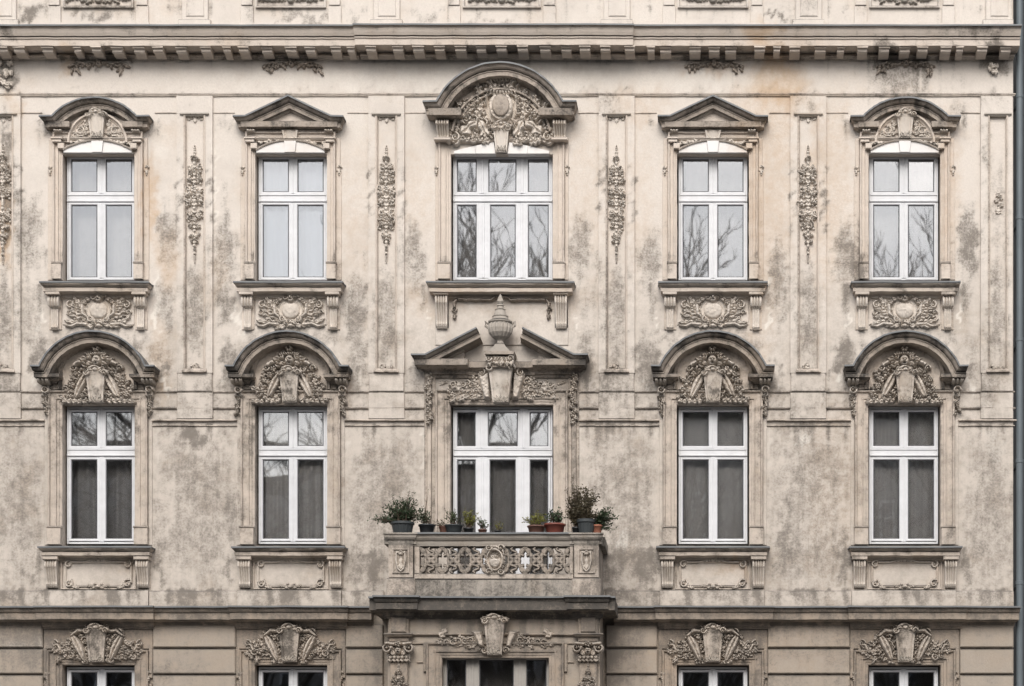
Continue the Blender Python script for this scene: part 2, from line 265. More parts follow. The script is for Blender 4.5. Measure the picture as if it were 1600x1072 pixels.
# ------------------------------------------------------------------ mesh helpers
class MB:
    def __init__(s): s.v = []; s.f = []
    def add(s, vs, fs):
        o = len(s.v); s.v.extend(vs); s.f.extend([tuple(i+o for i in f) for f in fs])
    def box(s, x0, x1, y0, y1, z0, z1, b=0.0):
        if b:                      # front-face chamfer (towards the street)
            vs = [(x0, y1, z0), (x1, y1, z0), (x1, y1, z1), (x0, y1, z1), (x0, y0+b, z0), (x1, y0+b, z0), (x1, y0+b, z1), (x0, y0+b, z1),
                  (x0+b, y0, z0+b), (x1-b, y0, z0+b), (x1-b, y0, z1-b), (x0+b, y0, z1-b)]
            fs = [(0, 3, 2, 1), (8, 9, 10, 11)]
            for a, c in ((0, 4), (4, 8)):
                for k in range(4): fs.append((a+k, a+(k+1) % 4, c+(k+1) % 4, c+k))
            s.add(vs, fs)
        else:
            s.add([(x0, y0, z0), (x1, y0, z0), (x1, y1, z0), (x0, y1, z0), (x0, y0, z1), (x1, y0, z1), (x1, y1, z1), (x0, y1, z1)],
                  [(0, 1, 5, 4), (1, 2, 6, 5), (2, 3, 7, 6), (3, 0, 4, 7), (4, 5, 6, 7), (0, 3, 2, 1)])
    def sweep(s, path, prof, base=0.0, ret=(1, 1), closed=False, sub=0, jit=.003, ring=False):
        """path: (x,z) points along the outer edge; prof: (d,p) pairs, d to the right of travel, p towards the street.
        ret: side returns of the moulding at its two ends (factor of the projection)"""
        P = [np.array(q, float) for q in path]
        if sub:
            Q = [P[0]]
            for a, b in zip(P, P[1:]):
                n = max(1, int(np.linalg.norm(b-a)/sub))
                for k in range(1, n+1): Q.append(a+(b-a)*k/n)
            P = Q
        n = len(P); dirs = []
        for i in range(n-1):
            d = P[i+1]-P[i]; dirs.append(d/max(1e-9, np.linalg.norm(d)))
        cols = []
        def nr(d): return np.array((d[1], -d[0]))
        for i in range(n):
            if closed:
                d0 = P[i]-P[i-1]; d1 = P[(i+1) % n]-P[i]; d0 = d0/np.linalg.norm(d0); d1 = d1/np.linalg.norm(d1)
            else:
                d0 = dirs[max(0, i-1)]; d1 = dirs[min(n-2, i)]
            n0, n1 = nr(d0), nr(d1); m = (n0+n1)/max(.25, 1+float(n0 @ n1))
            jz = rnd.uniform(-1, 1)*jit; jp = rnd.uniform(-1, 1)*jit*1.3
            c = []
            for (d, p) in prof:
                q = P[i]+m*(d+jz); x, z = q
                if not closed and i == 0 and ret[0]: x -= dirs[0][0]*p*ret[0]; z -= dirs[0][1]*p*ret[0]
                if not closed and i == n-1 and ret[1]: x += dirs[-1][0]*p*ret[1]; z += dirs[-1][1]*p*ret[1]
                c.append((x, -(base+p+(jp if p > .004 else 0)), z))
            cols.append(c)
        if not closed:
            cols.insert(0, [(x, -base+.002, z) for (x, y, z) in cols[0]])
            cols.append([(x, -base+.002, z) for (x, y, z) in cols[-1]])
        k = len(prof); vs = [v for c in cols for v in c]; fs = []
        nc = len(cols)
        for i in range(nc if closed else nc-1):
            j = (i+1) % nc
            for a in range(k-1): fs.append((i*k+a, i*k+a+1, j*k+a+1, j*k+a))
        s.add(vs, fs)
    def frame(s, x0, x1, z0, z1, prof, base=0.0):
        """mitred rectangular moulding; prof (inset, p) from the outside in; last loop left open"""
        loops = []
        for (d, p) in prof:
            y = -(base+p); loops.append([(x0+d, y, z0+d), (x1-d, y, z0+d), (x1-d, y, z1-d), (x0+d, y, z1-d)])
        vs = [v for l in loops for v in l]; fs = []
        for i in range(len(loops)-1):
            for k in range(4): fs.append((i*4+k, i*4+(k+1) % 4, (i+1)*4+(k+1) % 4, (i+1)*4+k))
        s.add(vs, fs)
    def prism(s, pts, y0, y1, b=0.0):
        """outline in x,z (counter-clockwise from the street), from y1 (back) to y0 (front)"""
        n = len(pts); c = np.mean(np.array(pts), axis=0)
        fr = pts
        if b: fr = [(p[0]+(c[0]-p[0])*b, p[1]+(c[1]-p[1])*b) for p in pts]
        vs = [(x, y1, z) for x, z in pts]+[(x, y0+(.012 if b else 0), z) for x, z in pts]+([(x, y0, z) for x, z in fr] if b else [])
        fs = [(i, (i+1) % n, n+(i+1) % n, n+i) for i in range(n)]
        if b: fs += [(n+i, n+(i+1) % n, 2*n+(i+1) % n, 2*n+i) for i in range(n)]; fs.append(tuple(2*n+i for i in range(n)))
        else: fs.append(tuple(n+i for i in range(n)))
        s.add(vs, fs)
    def lathe(s, c, prof, seg=24, flute=0, fa=0.0, a0=0, a1=360):
        """prof: (r, z); c centre"""
        vs = []; fs = []; full = (a1-a0) >= 360; m = seg if full else seg+1
        for (r, z, *fl) in prof:
            for k in range(m):
                a = R(a0+(a1-a0)*k/seg); rr = r*(1+(fl[0] if fl else 0)*abs(math.sin(a*flute/2)) ) if flute else r
                vs.append((c[0]+rr*math.cos(a), c[1]+rr*math.sin(a), c[2]+z))
        for i in range(len(prof)-1):
            for k in range(seg):
                k2 = (k+1) % m if full else k+1
                fs.append((i*m+k, i*m+k2, (i+1)*m+k2, (i+1)*m+k))
        s.add(vs, fs)
    def tube(s, pts, rads, seg=5):
        vs = []; fs = []; n = len(pts)
        for i, p in enumerate(pts):
            p = np.array(p); d = np.array(pts[min(n-1, i+1)])-np.array(pts[max(0, i-1)]); d = d/max(1e-9, np.linalg.norm(d))
            a = np.cross(d, (0, 0, 1) if abs(d[2]) < .9 else (1, 0, 0)); a /= np.linalg.norm(a); b = np.cross(d, a)
            for k in range(seg):
                t = 2*math.pi*k/seg; vs.append(tuple(p+(a*math.cos(t)+b*math.sin(t))*rads[i]))
        for i in range(n-1):
            for k in range(seg): fs.append((i*seg+k, i*seg+(k+1) % seg, (i+1)*seg+(k+1) % seg, (i+1)*seg+k))
        fs.append(tuple(range(seg))[::-1]); fs.append(tuple((n-1)*seg+k for k in range(seg)))
        s.add(vs, fs)
    def mesh(s, name, mat, stain=False, smooth=False):
        me = bpy.data.meshes.new(name); me.from_pydata(s.v, [], s.f); me.materials.append(mat)
        if stain:
            co = np.array(s.v, float).reshape(-1, 3)
            a = me.color_attributes.new('stain', 'FLOAT_COLOR', 'POINT')
            arr = np.ones((len(co), 4), np.float32); arr[:, :3] = stain_at(co); a.data.foreach_set('color', arr.ravel())
        if smooth: me.shade_smooth()
        me.update(); return me
    def build(s, name, mat, parent=None, stain=True, smooth=False, loc=None, label=None):
        return link(name, s.mesh(name, M[mat] if isinstance(mat, str) else mat, stain, smooth), parent, loc, label)
def link(name, me, parent=None, loc=None, label=None):
    o = bpy.data.objects.new(name, me); col.objects.link(o); o.parent = parent
    if loc: o.location = loc
    if label: o['label'] = label
    return o
def empty(name, loc, label=None, cat=None, group=None, kind=None, parent=None, rz=0):
    o = bpy.data.objects.new(name, None); col.objects.link(o); o.location = loc; o.empty_display_size = .2; o.rotation_euler.z = rz; o.parent = parent
    return tag(o, label, cat, group, kind)
def tag(o, label=None, cat=None, group=None, kind=None):
    for k, v in (('label', label), ('category', cat), ('group', group), ('kind', kind)):
        if v: o[k] = v
    return o
def copy_tree(o, parent=None, loc=None):
    c = o.copy(); col.objects.link(c); c.parent = parent
    if loc is not None: c.location = loc
    for ch in list(o.children): copy_tree(ch, c)
    return c

# ------------------------------------------------------------------ carved relief: a height field of overlapping leaves, scrolls, shells
class Relief:
    def __init__(s, w, h, res=.85, seed=0):
        s.w, s.h = w, h; nx, ny = int(w/res)+1, int(h/res)+1
        s.X, s.Y = np.meshgrid(np.linspace(-w/2, w/2, nx), np.linspace(-h/2, h/2, ny)); s.H = np.zeros((ny, nx)); s.r = random.Random(seed)
    def put(s, r, prof, tr=1.35, deep=.15):
        ins = r < 1; ring = (~ins) & (r < tr)
        s.H[ring] *= deep; s.H[ins] = np.maximum(prof[ins], s.H[ins]*.55)
    def leaf(s, x, y, ang, L_, W, h, lobes=3, bend=0.0, base=1.0):
        c, n = math.cos(ang), math.sin(ang); dx, dy = s.X-x, s.Y-y
        a = (dx*c+dy*n)/L_; b = -dx*n+dy*c-bend*L_*a*a
        aa = np.clip(a, 1e-4, 1); w_ = W*(np.sin(math.pi*aa**.7)**.75+1e-4)*(1+.28*np.sin(lobes*2*math.pi*aa-1.6*np.abs(b)/W))+.02
        r = np.abs(b)/np.maximum(w_, .05); r = np.where((a < 0) | (a > 1), 9, r); rc = np.clip(r, 0, 1)
        pr = base+h*np.sqrt(1-rc*rc)*(.55+.5*aa)-h*.4*np.exp(-(b/(.16*W))**2)*(aa < .92)+h*.14*np.cos(lobes*2*math.pi*aa-3*rc)
        s.put(r, pr)
    def dome(s, x, y, rx, ry, h, base=.8, ang=0):
        c, n = math.cos(ang), math.sin(ang); dx, dy = s.X-x, s.Y-y
        r = np.hypot((dx*c+dy*n)/rx, (-dx*n+dy*c)/ry); s.put(r, base+h*np.sqrt(np.clip(1-r*r, 0, 1)))
    def ring(s, x, y, rx, ry, w, h, base=.8):
        q = np.hypot((s.X-x)/rx, (s.Y-y)/ry); r = np.abs(q-1)*min(rx, ry)/w; s.put(r, base+h*np.sqrt(np.clip(1-r*r, 0, 1)), 1.4)
    def flower(s, x, y, rr, h, n=5, base=1.2, a0=0):
        dx, dy = s.X-x, s.Y-y; th = np.arctan2(dy, dx)+a0; q = np.hypot(dx, dy); pet = np.abs(np.cos(n*th/2))
        r = q/(rr*(.62+.38*pet)); pr = base+h*(.45+.55*np.sqrt(np.clip(1-(2*np.clip(r, 0, 1)-1)**2, 0, 1)))*(.6+.4*pet)
        s.put(r, pr); s.dome(x, y, rr*.26, rr*.26, h*.5, base+h*.4)
    def stroke(s, pts, ws, h, base=.8):
        best = np.full(s.X.shape, 9.0); hh = np.zeros(s.X.shape)
        for i in range(len(pts)-1):
            (x0, y0), (x1, y1) = pts[i], pts[i+1]; dx, dy = x1-x0, y1-y0; l2 = dx*dx+dy*dy+1e-9
            t = np.clip(((s.X-x0)*dx+(s.Y-y0)*dy)/l2, 0, 1); d = np.hypot(s.X-x0-t*dx, s.Y-y0-t*dy)
            w_ = ws[i]+(ws[i+1]-ws[i])*t; r = d/w_; best = np.minimum(best, r)
        s.put(best, base+h*np.sqrt(np.clip(1-best*best, 0, 1)), 1.35)
    def scroll(s, x, y, r, turns, a0, dr, w_, h):
        pts = []; n = int(10*turns)+4
        for i in range(n+1):
            t = i/n; a = a0+dr*turns*2*math.pi*t; q = r*(1-t*.85); pts.append((x+q*math.cos(a), y+q*math.sin(a)))
        s.stroke(pts, [w_*(1-.4*i/n) for i in range(n+1)], h); s.dome(x, y, w_*1.1, w_*1.1, h*.9)
    def poly(s, pts, h, bev=1.5, base=.6, dish=0.0):
        """convex polygon, counter-clockwise"""
        d = np.full(s.X.shape, 1e9)
        for i in range(len(pts)):
            (x0, y0), (x1, y1) = pts[i], pts[(i+1) % len(pts)]; l = math.hypot(x1-x0, y1-y0)
            d = np.minimum(d, ((x1-x0)*(s.Y-y0)-(y1-y0)*(s.X-x0))/l)
        ins = d > 0; t = np.clip(d/bev, 0, 1); pr = base+h*t-dish*np.clip((d-bev*1.5)/bev, 0, 1)
        ring = (~ins) & (d > -1.3); s.H[ring] *= .15; s.H[ins] = np.maximum(pr[ins], s.H[ins]*.3)
    def face(s, x, y, k, h):
        s.dome(x, y, k*.78, k, h, 1.5); s.dome(x, y-.1*k, k*.14, k*.3, h*.35, h+1.5)
        for q in (-1, 1): s.H *= 1-.35*np.exp(-(((s.X-x-q*.32*k)/(.17*k))**2+((s.Y-y-.12*k)/(.13*k))**2))
        s.H *= 1-.3*np.exp(-(((s.X-x)/(.3*k))**2+((s.Y-y+.5*k)/(.09*k))**2))
    def scatter(s, pts, size, h, sym=True, kinds='llf'):
        for (x, y, a) in pts:
            for q in ((-1, 1) if sym else (1,)):
                j = lambda v: s.r.uniform(-v, v)
                xx, yy = q*x+j(1.0), y+j(1.0); aa = a if q == 1 else math.pi-a; k = s.r.choice(kinds); z = size*s.r.uniform(.75, 1.25)
                if k == 'l': s.leaf(xx, yy, aa+j(.45), z*1.9, z*.62, h*s.r.uniform(.7, 1.1), s.r.choice((2, 3)), j(.35))
                elif k == 'f': s.flower(xx, yy, z*.72, h, s.r.choice((4, 5, 6)), a0=j(2))
                elif k == 's': s.scroll(xx, yy, z*.8, 1.2, aa, q, z*.22, h*.7)
                else: s.dome(xx, yy, z*.4, z*.4, h)
    def build(s, name, mat, parent, cx, cz, base, scale=1.0, wear=.18, maxh=None, label=None):
        ny, nx = s.H.shape; g = np.random.RandomState(s.r.randint(0, 9999)); k = g.rand(ny//4+2, nx//4+2)
        yi = np.linspace(0, k.shape[0]-1.01, ny); xi = np.linspace(0, k.shape[1]-1.01, nx); y0 = yi.astype(int); x0 = xi.astype(int)
        fy = (yi-y0)[:, None]; fx = (xi-x0)[None]; k = (k[y0][:, x0]*(1-fy)+k[y0+1][:, x0]*fy)*(1-fx)+(k[y0][:, x0+1]*(1-fy)+k[y0+1][:, x0+1]*fy)*fx
        H = s.H*(1-wear*k); H[[0, -1], :] = 0; H[:, [0, -1]] = 0
        m = H > .3; q = m[:-1, :-1] | m[1:, :-1] | m[:-1, 1:] | m[1:, 1:]
        used = np.zeros(H.shape, bool); used[:-1, :-1] |= q; used[1:, :-1] |= q; used[:-1, 1:] |= q; used[1:, 1:] |= q
        idx = -np.ones(H.shape, int); idx[used] = np.arange(used.sum())
        Hh = np.where(m, H*scale*1.3*U, -.003)
        vs = np.stack([s.X[used]*U, -Hh[used], s.Y[used]*U], 1)
        yy, xx = np.nonzero(q); fs = np.stack([idx[yy, xx], idx[yy, xx+1], idx[yy+1, xx+1], idx[yy+1, xx]], 1)
        mb = MB(); mb.v = [tuple(v) for v in vs.tolist()]; mb.f = [tuple(f) for f in fs.tolist()]
        return mb.build(name, mat, parent, stain=False, smooth=True, loc=(cx, -base, cz), label=label)

# ------------------------------------------------------------------ profiles (d down / inwards, p towards the street), metres
def hoodprof(pm, T):
    return [(0, 0), (0, pm), (.018, pm), (.022, pm-.024), (.18*T, pm-.03), (.27*T, pm-.045), (.35*T, pm-.075), (.36*T, pm-.125), (.43*T, pm-.125), (.44*T, pm-.085), (.49*T, pm-.085), (.50*T, pm-.102), (.79*T, pm-.104), (.80*T, pm-.15), (.87*T, .06), (.96*T, .045), (T, .0)]
def sillprof(pm, T):
    return [(0, 0), (0, pm), (.16*T, pm-.005), (.20*T, pm-.03), (.28*T, pm-.055), (.29*T, pm-.085), (.35*T, pm-.085), (.36*T, pm-.05), (.60*T, pm-.055), (.62*T, pm-.075), (.70*T, .07), (.86*T, .055), (.90*T, .03), (T, .028), (T, 0)]
FL = .018
def flash(mb, path, p, base=0.0, ret=(1, 1)):
    """thin zinc strip lying on a ledge; path is its top edge"""
    mb.sweep(path, [(-.006, -.01), (-.006, p+.02), (.020, p+.022), (.020, p+.008)], base, ret, sub=.3, jit=.0035)
def console(mb, cx, zt, w, h, pm, kind='scroll', base=0.0, seg=13):
    """carved bracket: side curve swept over a fluted front"""
    K = 16; prof = []
    for i in range(K+1):
        t = i/K
        if kind == 'scroll':   p = pm*(.80+.20*math.sin(t*math.pi*2.2)) if t < .28 else pm*(.93-.62*((t-.28)/.72)**.8) + pm*.16*math.exp(-((t-.9)/.07)**2)
        elif kind == 'knob':   p = pm*(.75+.25*math.sin(min(1, t/.34)*math.pi)) if t < .36 else pm*(.36-.14*(t-.36)) + pm*.25*math.exp(-((t-.94)/.05)**2)
        else:                  p = pm*(1-.1*t) if t < .5 else pm*(.95-.75*((t-.5)/.5)**1.6)
        prof.append((p, h*t))
    xs = [-.5+i/(seg-1) for i in range(seg)]
    rid = [0 if i in (0, seg-1) else (-.16 if i % 3 == 0 else .0)+.03*math.sin(i*2.1) for i in range(seg)]
    vs = []; fs = []
    for (p, d) in prof:
        ww = w*(1-.12*(d/h) if kind != 'knob' else (1 if d/h < .36 else .62))
        vs.append((cx-ww/2, -base+.003, zt-d))
        for x, r_ in zip(xs, rid): vs.append((cx+x*ww, -(base+max(.004, p*(1+r_*1.5))), zt-d))
        vs.append((cx+ww/2, -base+.003, zt-d))
    m = seg+2
    for i in range(K):
        for k in range(m-1): fs.append((i*m+k, (i+1)*m+k, (i+1)*m+k+1, i*m+k+1))
    fs.append(tuple(range(m))[::-1]); fs.append(tuple(K*m+k for k in range(m)))
    mb.add(vs, fs)
def keystone(parent, cx, yt, yb, wt, wb, base, pt, pb, mat='relief', name='keystone'):
    """tapered key block with a raised rim; heights in photo pixels, widths in pixels"""
    mb = MB(); zt, zb = Z(yt, base+pt), Z(yb, base+pb); rows = 9
    vs = []; fs = []
    for i in range(rows):
        t = i/(rows-1); z = zt+(zb-zt)*t; hw = (wt+(wb-wt)*t)*U/2; p = pt+(pb-pt)*(t**.8); e = .02 if 0 < i < rows-1 else 0; r_ = .022 if 0 < i < rows-1 else 0
        for (a, q) in ((-1, -9), (-1, p), (-.80, p), (-.68, p-r_), (-.3, p-r_+.5*r_), (0, p-r_+.8*r_), (.3, p-r_+.5*r_), (.68, p-r_), (.80, p), (1, p), (1, -9)):
            vs.append((cx+a*hw, -(base+q) if q > -5 else -base+.003, z))
    for i in range(rows-1):
        for k in range(10): fs.append((i*11+k, (i+1)*11+k, (i+1)*11+k+1, i*11+k+1))
    fs.append(tuple(range(11))[::-1]); fs.append(tuple((rows-1)*11+k for k in range(11)))
    mb.add(vs, fs)
    o = mb.build(name, mat, parent)
    if wt >= 24 and yb-yt > 30:
        k = wt/30; r = Relief(wt+12, 22, .7, int(abs(cx)*37+yt)); g = r.r
        r.stroke([(-15*k, -1), (-8*k, 2), (0, 3), (8*k, 2), (15*k, -1)], [2.6, 3, 3.2, 3, 2.6], 4)
        for q in (-1, 1): r.scroll(q*14*k, -1, 4.4*k, 1.3, 0, q, 1.6, 5)
        r.leaf(-12*k, 4, .25, 24*k, 4.5*k, 5, 1, -.2); r.dome(0, 4, 4*k, 3.4*k, 5)
        r.build('key_crest', mat, o, cx, zt-.01, base+pt-.035, scale=1.1, wear=.3)
        r = Relief(wb, 14, .7, int(abs(cx)*31+yb))
        for j in range(5): r.leaf((j-2)*2.8, -6, math.pi/2-(j-2)*.35, g.uniform(8, 12), 2.6, 3, 1)
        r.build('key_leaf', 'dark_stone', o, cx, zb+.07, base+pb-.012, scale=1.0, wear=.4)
    return o
def arc(cx, cz, r, a0, a1, n): return [(cx+r*math.cos(R(a0+(a1-a0)*i/n)), cz+r*math.sin(R(a0+(a1-a0)*i/n))) for i in range(n+1)]
def hood_path(cx, y_flat, y_top, hw, ah, p):
    """flat end, arch, flat end"""
    zf, zt = Z(y_flat, p), Z(y_top, p); rise = zt-zf; a = ah*U; r = (a*a+rise*rise)/(2*rise); th = math.degrees(math.asin(min(1, a/r)))
    if rise > a: th = 180-th
    pts = [(cx-hw*U, zf)]+arc(cx, zt-r, r, 90+th, 90-th, 34)+[(cx+hw*U, zf)]
    return pts, (zt-r, r)

# ================================================================== GROUND (setting)
mb = MB(); mb.add([(-300, -300, 0), (300, -300, 0), (300, 60, 0), (-300, 60, 0)], [(0, 1, 2, 3)])
tag(mb.build('ground', 'asphalt', stain=False), kind='structure')
mb = MB(); mb.box(-60, 60, -4.0, 1.0, .004, .13)
tag(mb.build('pavement', 'paving', stain=False), kind='structure')
mb = MB()
for i in range(60): mb.box(-60+i*2, -60+i*2+1.985, -4.16, -4.003, .004, .135, .01)
tag(mb.build('kerb', 'kerb', stain=False), kind='structure')

# ================================================================== THE APARTMENT BUILDING
AX = [154.2, 454.9, 784.2, 1114.0, 1413.2]
PIL = [5.5, 305.0, 604.3, 963.6, 1262.8, 1560.0]
B = empty('apartment_building', (0, 0, 0), 'grey and cream stucco apartment building with carved window hoods and a stone balcony', 'building')
WL, WR = -230, 1583
ZTOP = Z(-420)
def wall_sheet(name, x0, x1, z0, z1, holes, y=0.0, step=.055, mat='plaster', parent=B):
    xs = {x0, x1}; zs = {z0, z1}
    for h in holes: xs |= {h[0], h[1]}; zs |= {h[2], h[3]}
    def fill(s, st):
        s = sorted(s); o = []
        for a, b in zip(s, s[1:]):
            n = max(1, round((b-a)/st)); o += [a+(b-a)*k/n for k in range(n)]
        return o+[s[-1]]
    xs = fill(xs, step); zs = fill(zs, step); nx = len(xs); mb = MB()
    mb.v = [(x, y, z) for z in zs for x in xs]
    for j in range(len(zs)-1):
        zc = (zs[j]+zs[j+1])/2
        for i in range(nx-1):
            xc = (xs[i]+xs[i+1])/2
            if any(h[0] < xc < h[1] and h[2] < zc < h[3] for h in holes): continue
            mb.f.append((j*nx+i, j*nx+i+1, (j+1)*nx+i+1, (j+1)*nx+i))
    used = sorted({i for f in mb.f for i in f}); mp_ = {u: k for k, u in enumerate(used)}
    mb.v = [mb.v[u] for u in used]; mb.f = [tuple(mp_[i] for i in f) for f in mb.f]
    return mb.build(name, mat, parent)
HW2, HWC = 56.5, 80.5
holes = []; REVEAL = []
BAYP = 1.10; BX0, BX1 = X(606, BAYP), X(937.5, BAYP)
for i, a in enumerate(AX):
    hw = HWC if i == 2 else HW2
    for k in (-1, 0):
        holes.append((wx(a-hw), wx(a+hw), Z(440+k*466), Z(241+k*466)))
    holes.append((wx(a-hw), wx(a+hw), Z(917 if i == 2 else 853), Z(632)))
    if i != 2: holes.append((wx(a-hw), wx(a+hw), Z(853+412), Z(1039)))
ZB = Z(1470)
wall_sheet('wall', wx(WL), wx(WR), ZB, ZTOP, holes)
for (x0, x1, z0, z1) in holes:   # reveals
    mb = MB()
    y1 = .32
    mb.add([(x0, 0, z0), (x0, y1, z0), (x0, y1, z1), (x0, 0, z1), (x1, 0, z0), (x1, y1, z0), (x1, y1, z1), (x1, 0, z1)],
           [(0, 1, 2, 3), (4, 7, 6, 5), (3, 2, 6, 7), (0, 4, 5, 1)])
    mb.build('window_reveal', 'trim', B)
mb = MB(); mb.add([(wx(WR), 0, 0), (wx(WR), 12, 0), (wx(WR), 12, ZTOP), (wx(WR), 0, ZTOP), (wx(WL), 0, 0), (wx(WL), 12, 0), (wx(WL), 12, ZTOP), (wx(WL), 0, ZTOP)],
                  [(0, 1, 2, 3), (4, 7, 6, 5), (3, 2, 6, 7), (1, 5, 6, 2)]); mb.build('side_wall', 'plaster', B, stain=False)
mb = MB(); mb.box(wx(WL)-.05, wx(WR)+.05, -.10, .0, 0, ZB, .02); mb.build('plinth', 'dark_stone', B)
for k in range(-1, 4):
    z = Z(917+412*(k-1)+30); mb = MB(); mb.box(wx(WL)+.02, wx(WR)-.02, .40, 4.19, z, z+.22); mb.build('room_floor', 'interior', B, stain=False)
mb = MB(); mb.box(wx(WL)+.02, wx(WR)-.02, 4.2, 4.4, .3, ZTOP-.1); mb.build('room_wall', 'interior', B, stain=False)

# ---- string mouldings and bands between the storeys
def gaps(cuts, lo=WL, hi=WR):
    out = []; x = lo
    for (a, b) in sorted(cuts):
        if a > x: out.append((x, a))
        x = max(x, b)
    if x < hi: out.append((x, hi))
    return out
def band(py, prof, base=0.0, cuts=(), mat='trim', name='string_course', lo=WL, hi=WR, sub=.12):
    p = max(q[1] for q in prof)
    for (a, b) in gaps(cuts, lo, hi):
        mb = MB(); mb.sweep([(wx(a), Z(py, base+p)), (wx(b), Z(py, base+p))], prof, base, (0, 1 if b == WR else 0), sub=sub); mb.build(name, mat, B)
arcut = [(693, 875)]
band(145, [(0, 0), (0, .02), (.012, .035), (.025, .04), (.035, .028), (.05, .022), (.055, 0)], cuts=arcut)
band(175.5, [(0, 0), (0, .016), (.012, .016), (.016, 0)], cuts=[(a-88, a+88) for i, a in enumerate(AX) if i != 2]+[(665, 903)]+[(x-28.5, x+28.5) for x in PIL])
c3 = [(a-84, a+84) for i, a in enumerate(AX) if i != 2]+[(784-121, 784+121)]
for py, pr in ((611, [(0, 0), (0, .022), (.012, .03), (.022, .022), (.03, 0)]), (636, [(0, 0), (0, .03), (.014, .04), (.026, .03), (.036, 0)]),
               (655, [(0, 0), (0, .05), (.02, .055), (.03, .02), (.034, 0)]), (664, [(0, 0), (0, .02), (.014, .026), (.02, 0)])):
    band(py, pr, cuts=c3)
for x in PIL:      # pilaster pedestals
    mb = MB()
    z0, z1 = Z(612), Z(582)
    mb.box(wx(x-27), wx(x+22.5 if x > 1500 else x+27), -.045, .0, z0, z1, .008); mb.box(wx(x-28), wx(min(x+28, WR-.2)), -.038, 0, Z(655), Z(614), .008)
    mb.build('pilaster_pedestal', 'plaster', B)

# ---- pilasters with a sunk panel and a carved drop
def festoon(seed, h=186, w=34, ruin=0.0):
    r = Relief(w+4, h+6, .7, seed); g = r.r; top = h/2
    n = 15
    r.stroke([(0, -top+8), (0, top-20)], [1.5, 2.4], 4)
    for i in range(n):
        t = (i+.5)/n; y = -top+4+(h-10)*t     # from the bottom up
        env = (w/2-1)*max(.10, math.sin(math.pi*min(1, t**1.2)))*g.uniform(.75, 1.1)
        if g.random() < ruin: continue
        for q in (-1, 1):
            if env > 4:
                r.leaf(q*env*.18, y, math.pi/2-q*g.uniform(.5, 1.35) if i % 3 else -math.pi/2+q*g.uniform(.5, 1.2), env*g.uniform(.85, 1.15), env*.22+2, g.uniform(5, 8), 3, q*g.uniform(-.4, .4))
            if env > 6: r.scroll(q*env*g.uniform(.65, .9), y+g.uniform(-3, 3), 3.0, 1.0, g.uniform(0, 6), q, 1.2, 4.0)
            if env > 9 and g.random() < .55: r.dome(q*env*.85, y-3, 2, 2.2, 2.6)
        r.leaf(0, y-4, math.pi/2, 14, max(2.2, env*.26), g.uniform(5, 7), 2)
        if i % 4 == 1: r.flower(0, y, max(2.2, env*.38), 4, 5)
    for i in range(4): r.dome(0, top-3-i*3, 1.3+i*.3, 1.7, 2); r.dome(0, -top+2+i*3, 1.2+i*.3, 1.7, 2)
    return r
def pilaster(k, x):
    right = x > 1500; hw = 28; x0, x1 = wx(x-hw), wx(min(x+hw, WR-1.5) if right else x+hw)
    mb = MB(); z0, z1 = Z(583, .04), Z(150.5, .04)
    # two side strips and top strip, around the sunk panel
    pz0, pz1 = Z(581, .04), Z(178, .04); px0, px1 = wx(x-16.5), wx(x+16.5 if not right else x+14)
    for (a, b) in ((x0, px0), (px1, x1)):
        mb.sweep([(a, (pz0-.02)), (a, pz1+.0)], [(0, 0), (0, .055), (b-a, .055), (b-a, .0)], 0, (0, 0), sub=.095, jit=.0012)
    mb.sweep([(x0, z1), (x1, z1)], [(0, 0), (0, .055), (z1-pz1, .055), (z1-pz1, 0)], 0, (0, 0), sub=.1)
    o = mb.build('pilaster', 'plaster', B)
    mb = MB()
    mb.frame(px0, px1, pz0, pz1, [(-.004, .0), (-.004, .066), (.012, .072), (.024, .06), (.03, .022), (.036, .02), (.036, .002)])
    mb.build('panel_moulding', 'trim', o)
    mb = MB(); mb.sweep([(px0-.01, Z(176.5, .09)), (px1+.01, Z(176.5, .09))], [(0, 0), (0, .09), (.02, .09), (.03, .065), (.045, .06), (.05, 0)], 0, (.6, .6))
    mb.build('panel_cap', 'dark_stone', o)
    zb = Z(581, .1); mb = MB(); mb.sweep([(px0-.01, zb+.085), (px1+.01, zb+.085)], [(0, 0), (.02, .06), (.06, .075), (.062, .10), (.085, .10), (.09, 0)], 0, (.2, .2), sub=.06, jit=.006)
    mb.build('panel_foot', 'trim', o)
    r = Relief(26, 16, .7, 40+k)
    for i in range(5): r.leaf(r.r.uniform(-6, 6), -8, math.pi/2+r.r.uniform(-1, 1), r.r.uniform(6, 12), 3.5, 4, 2)
    r.build('foot_leaf', 'relief', o, wx(x-1), zb+.085+.05, .03)
    if not right:
        r = Relief(30, 16, .7, 60+k); r.scroll(-9, 2, 4, 1.2, 0, 1, 1, 2); r.scroll(9, 2, 4, 1.2, 3.1, -1, 1, 2); r.leaf(0, 6, -1.57, 11, 3, 2, 2)
        r.build('panel_crest', 'festoon', o, wx(x), Z(188), .0, wear=.6)
        festoon(200+k, 186 if k else 190, 34, ruin=.0 if k else .15).build('carved_drop', 'festoon' if k else 'relief', o, wx(x-.3), Z(318.5, .02), .0, scale=1.15, wear=.25)
    else:
        r = Relief(22, 42, .7, 77)
        for (a, b, c) in ((0, 12, 5), (-3, 3, 4), (3, -4, 5), (-1, -12, 4), (4, 6, 3)): r.flower(a, b, c, 4, 5, a0=a)
        r.leaf(0, -18, 1.6, 12, 4, 3); r.build('carved_remnant', 'festoon', o, wx(1560), Z(317), .0, wear=.5)
for k, x in enumerate(PIL): pilaster(k, x)

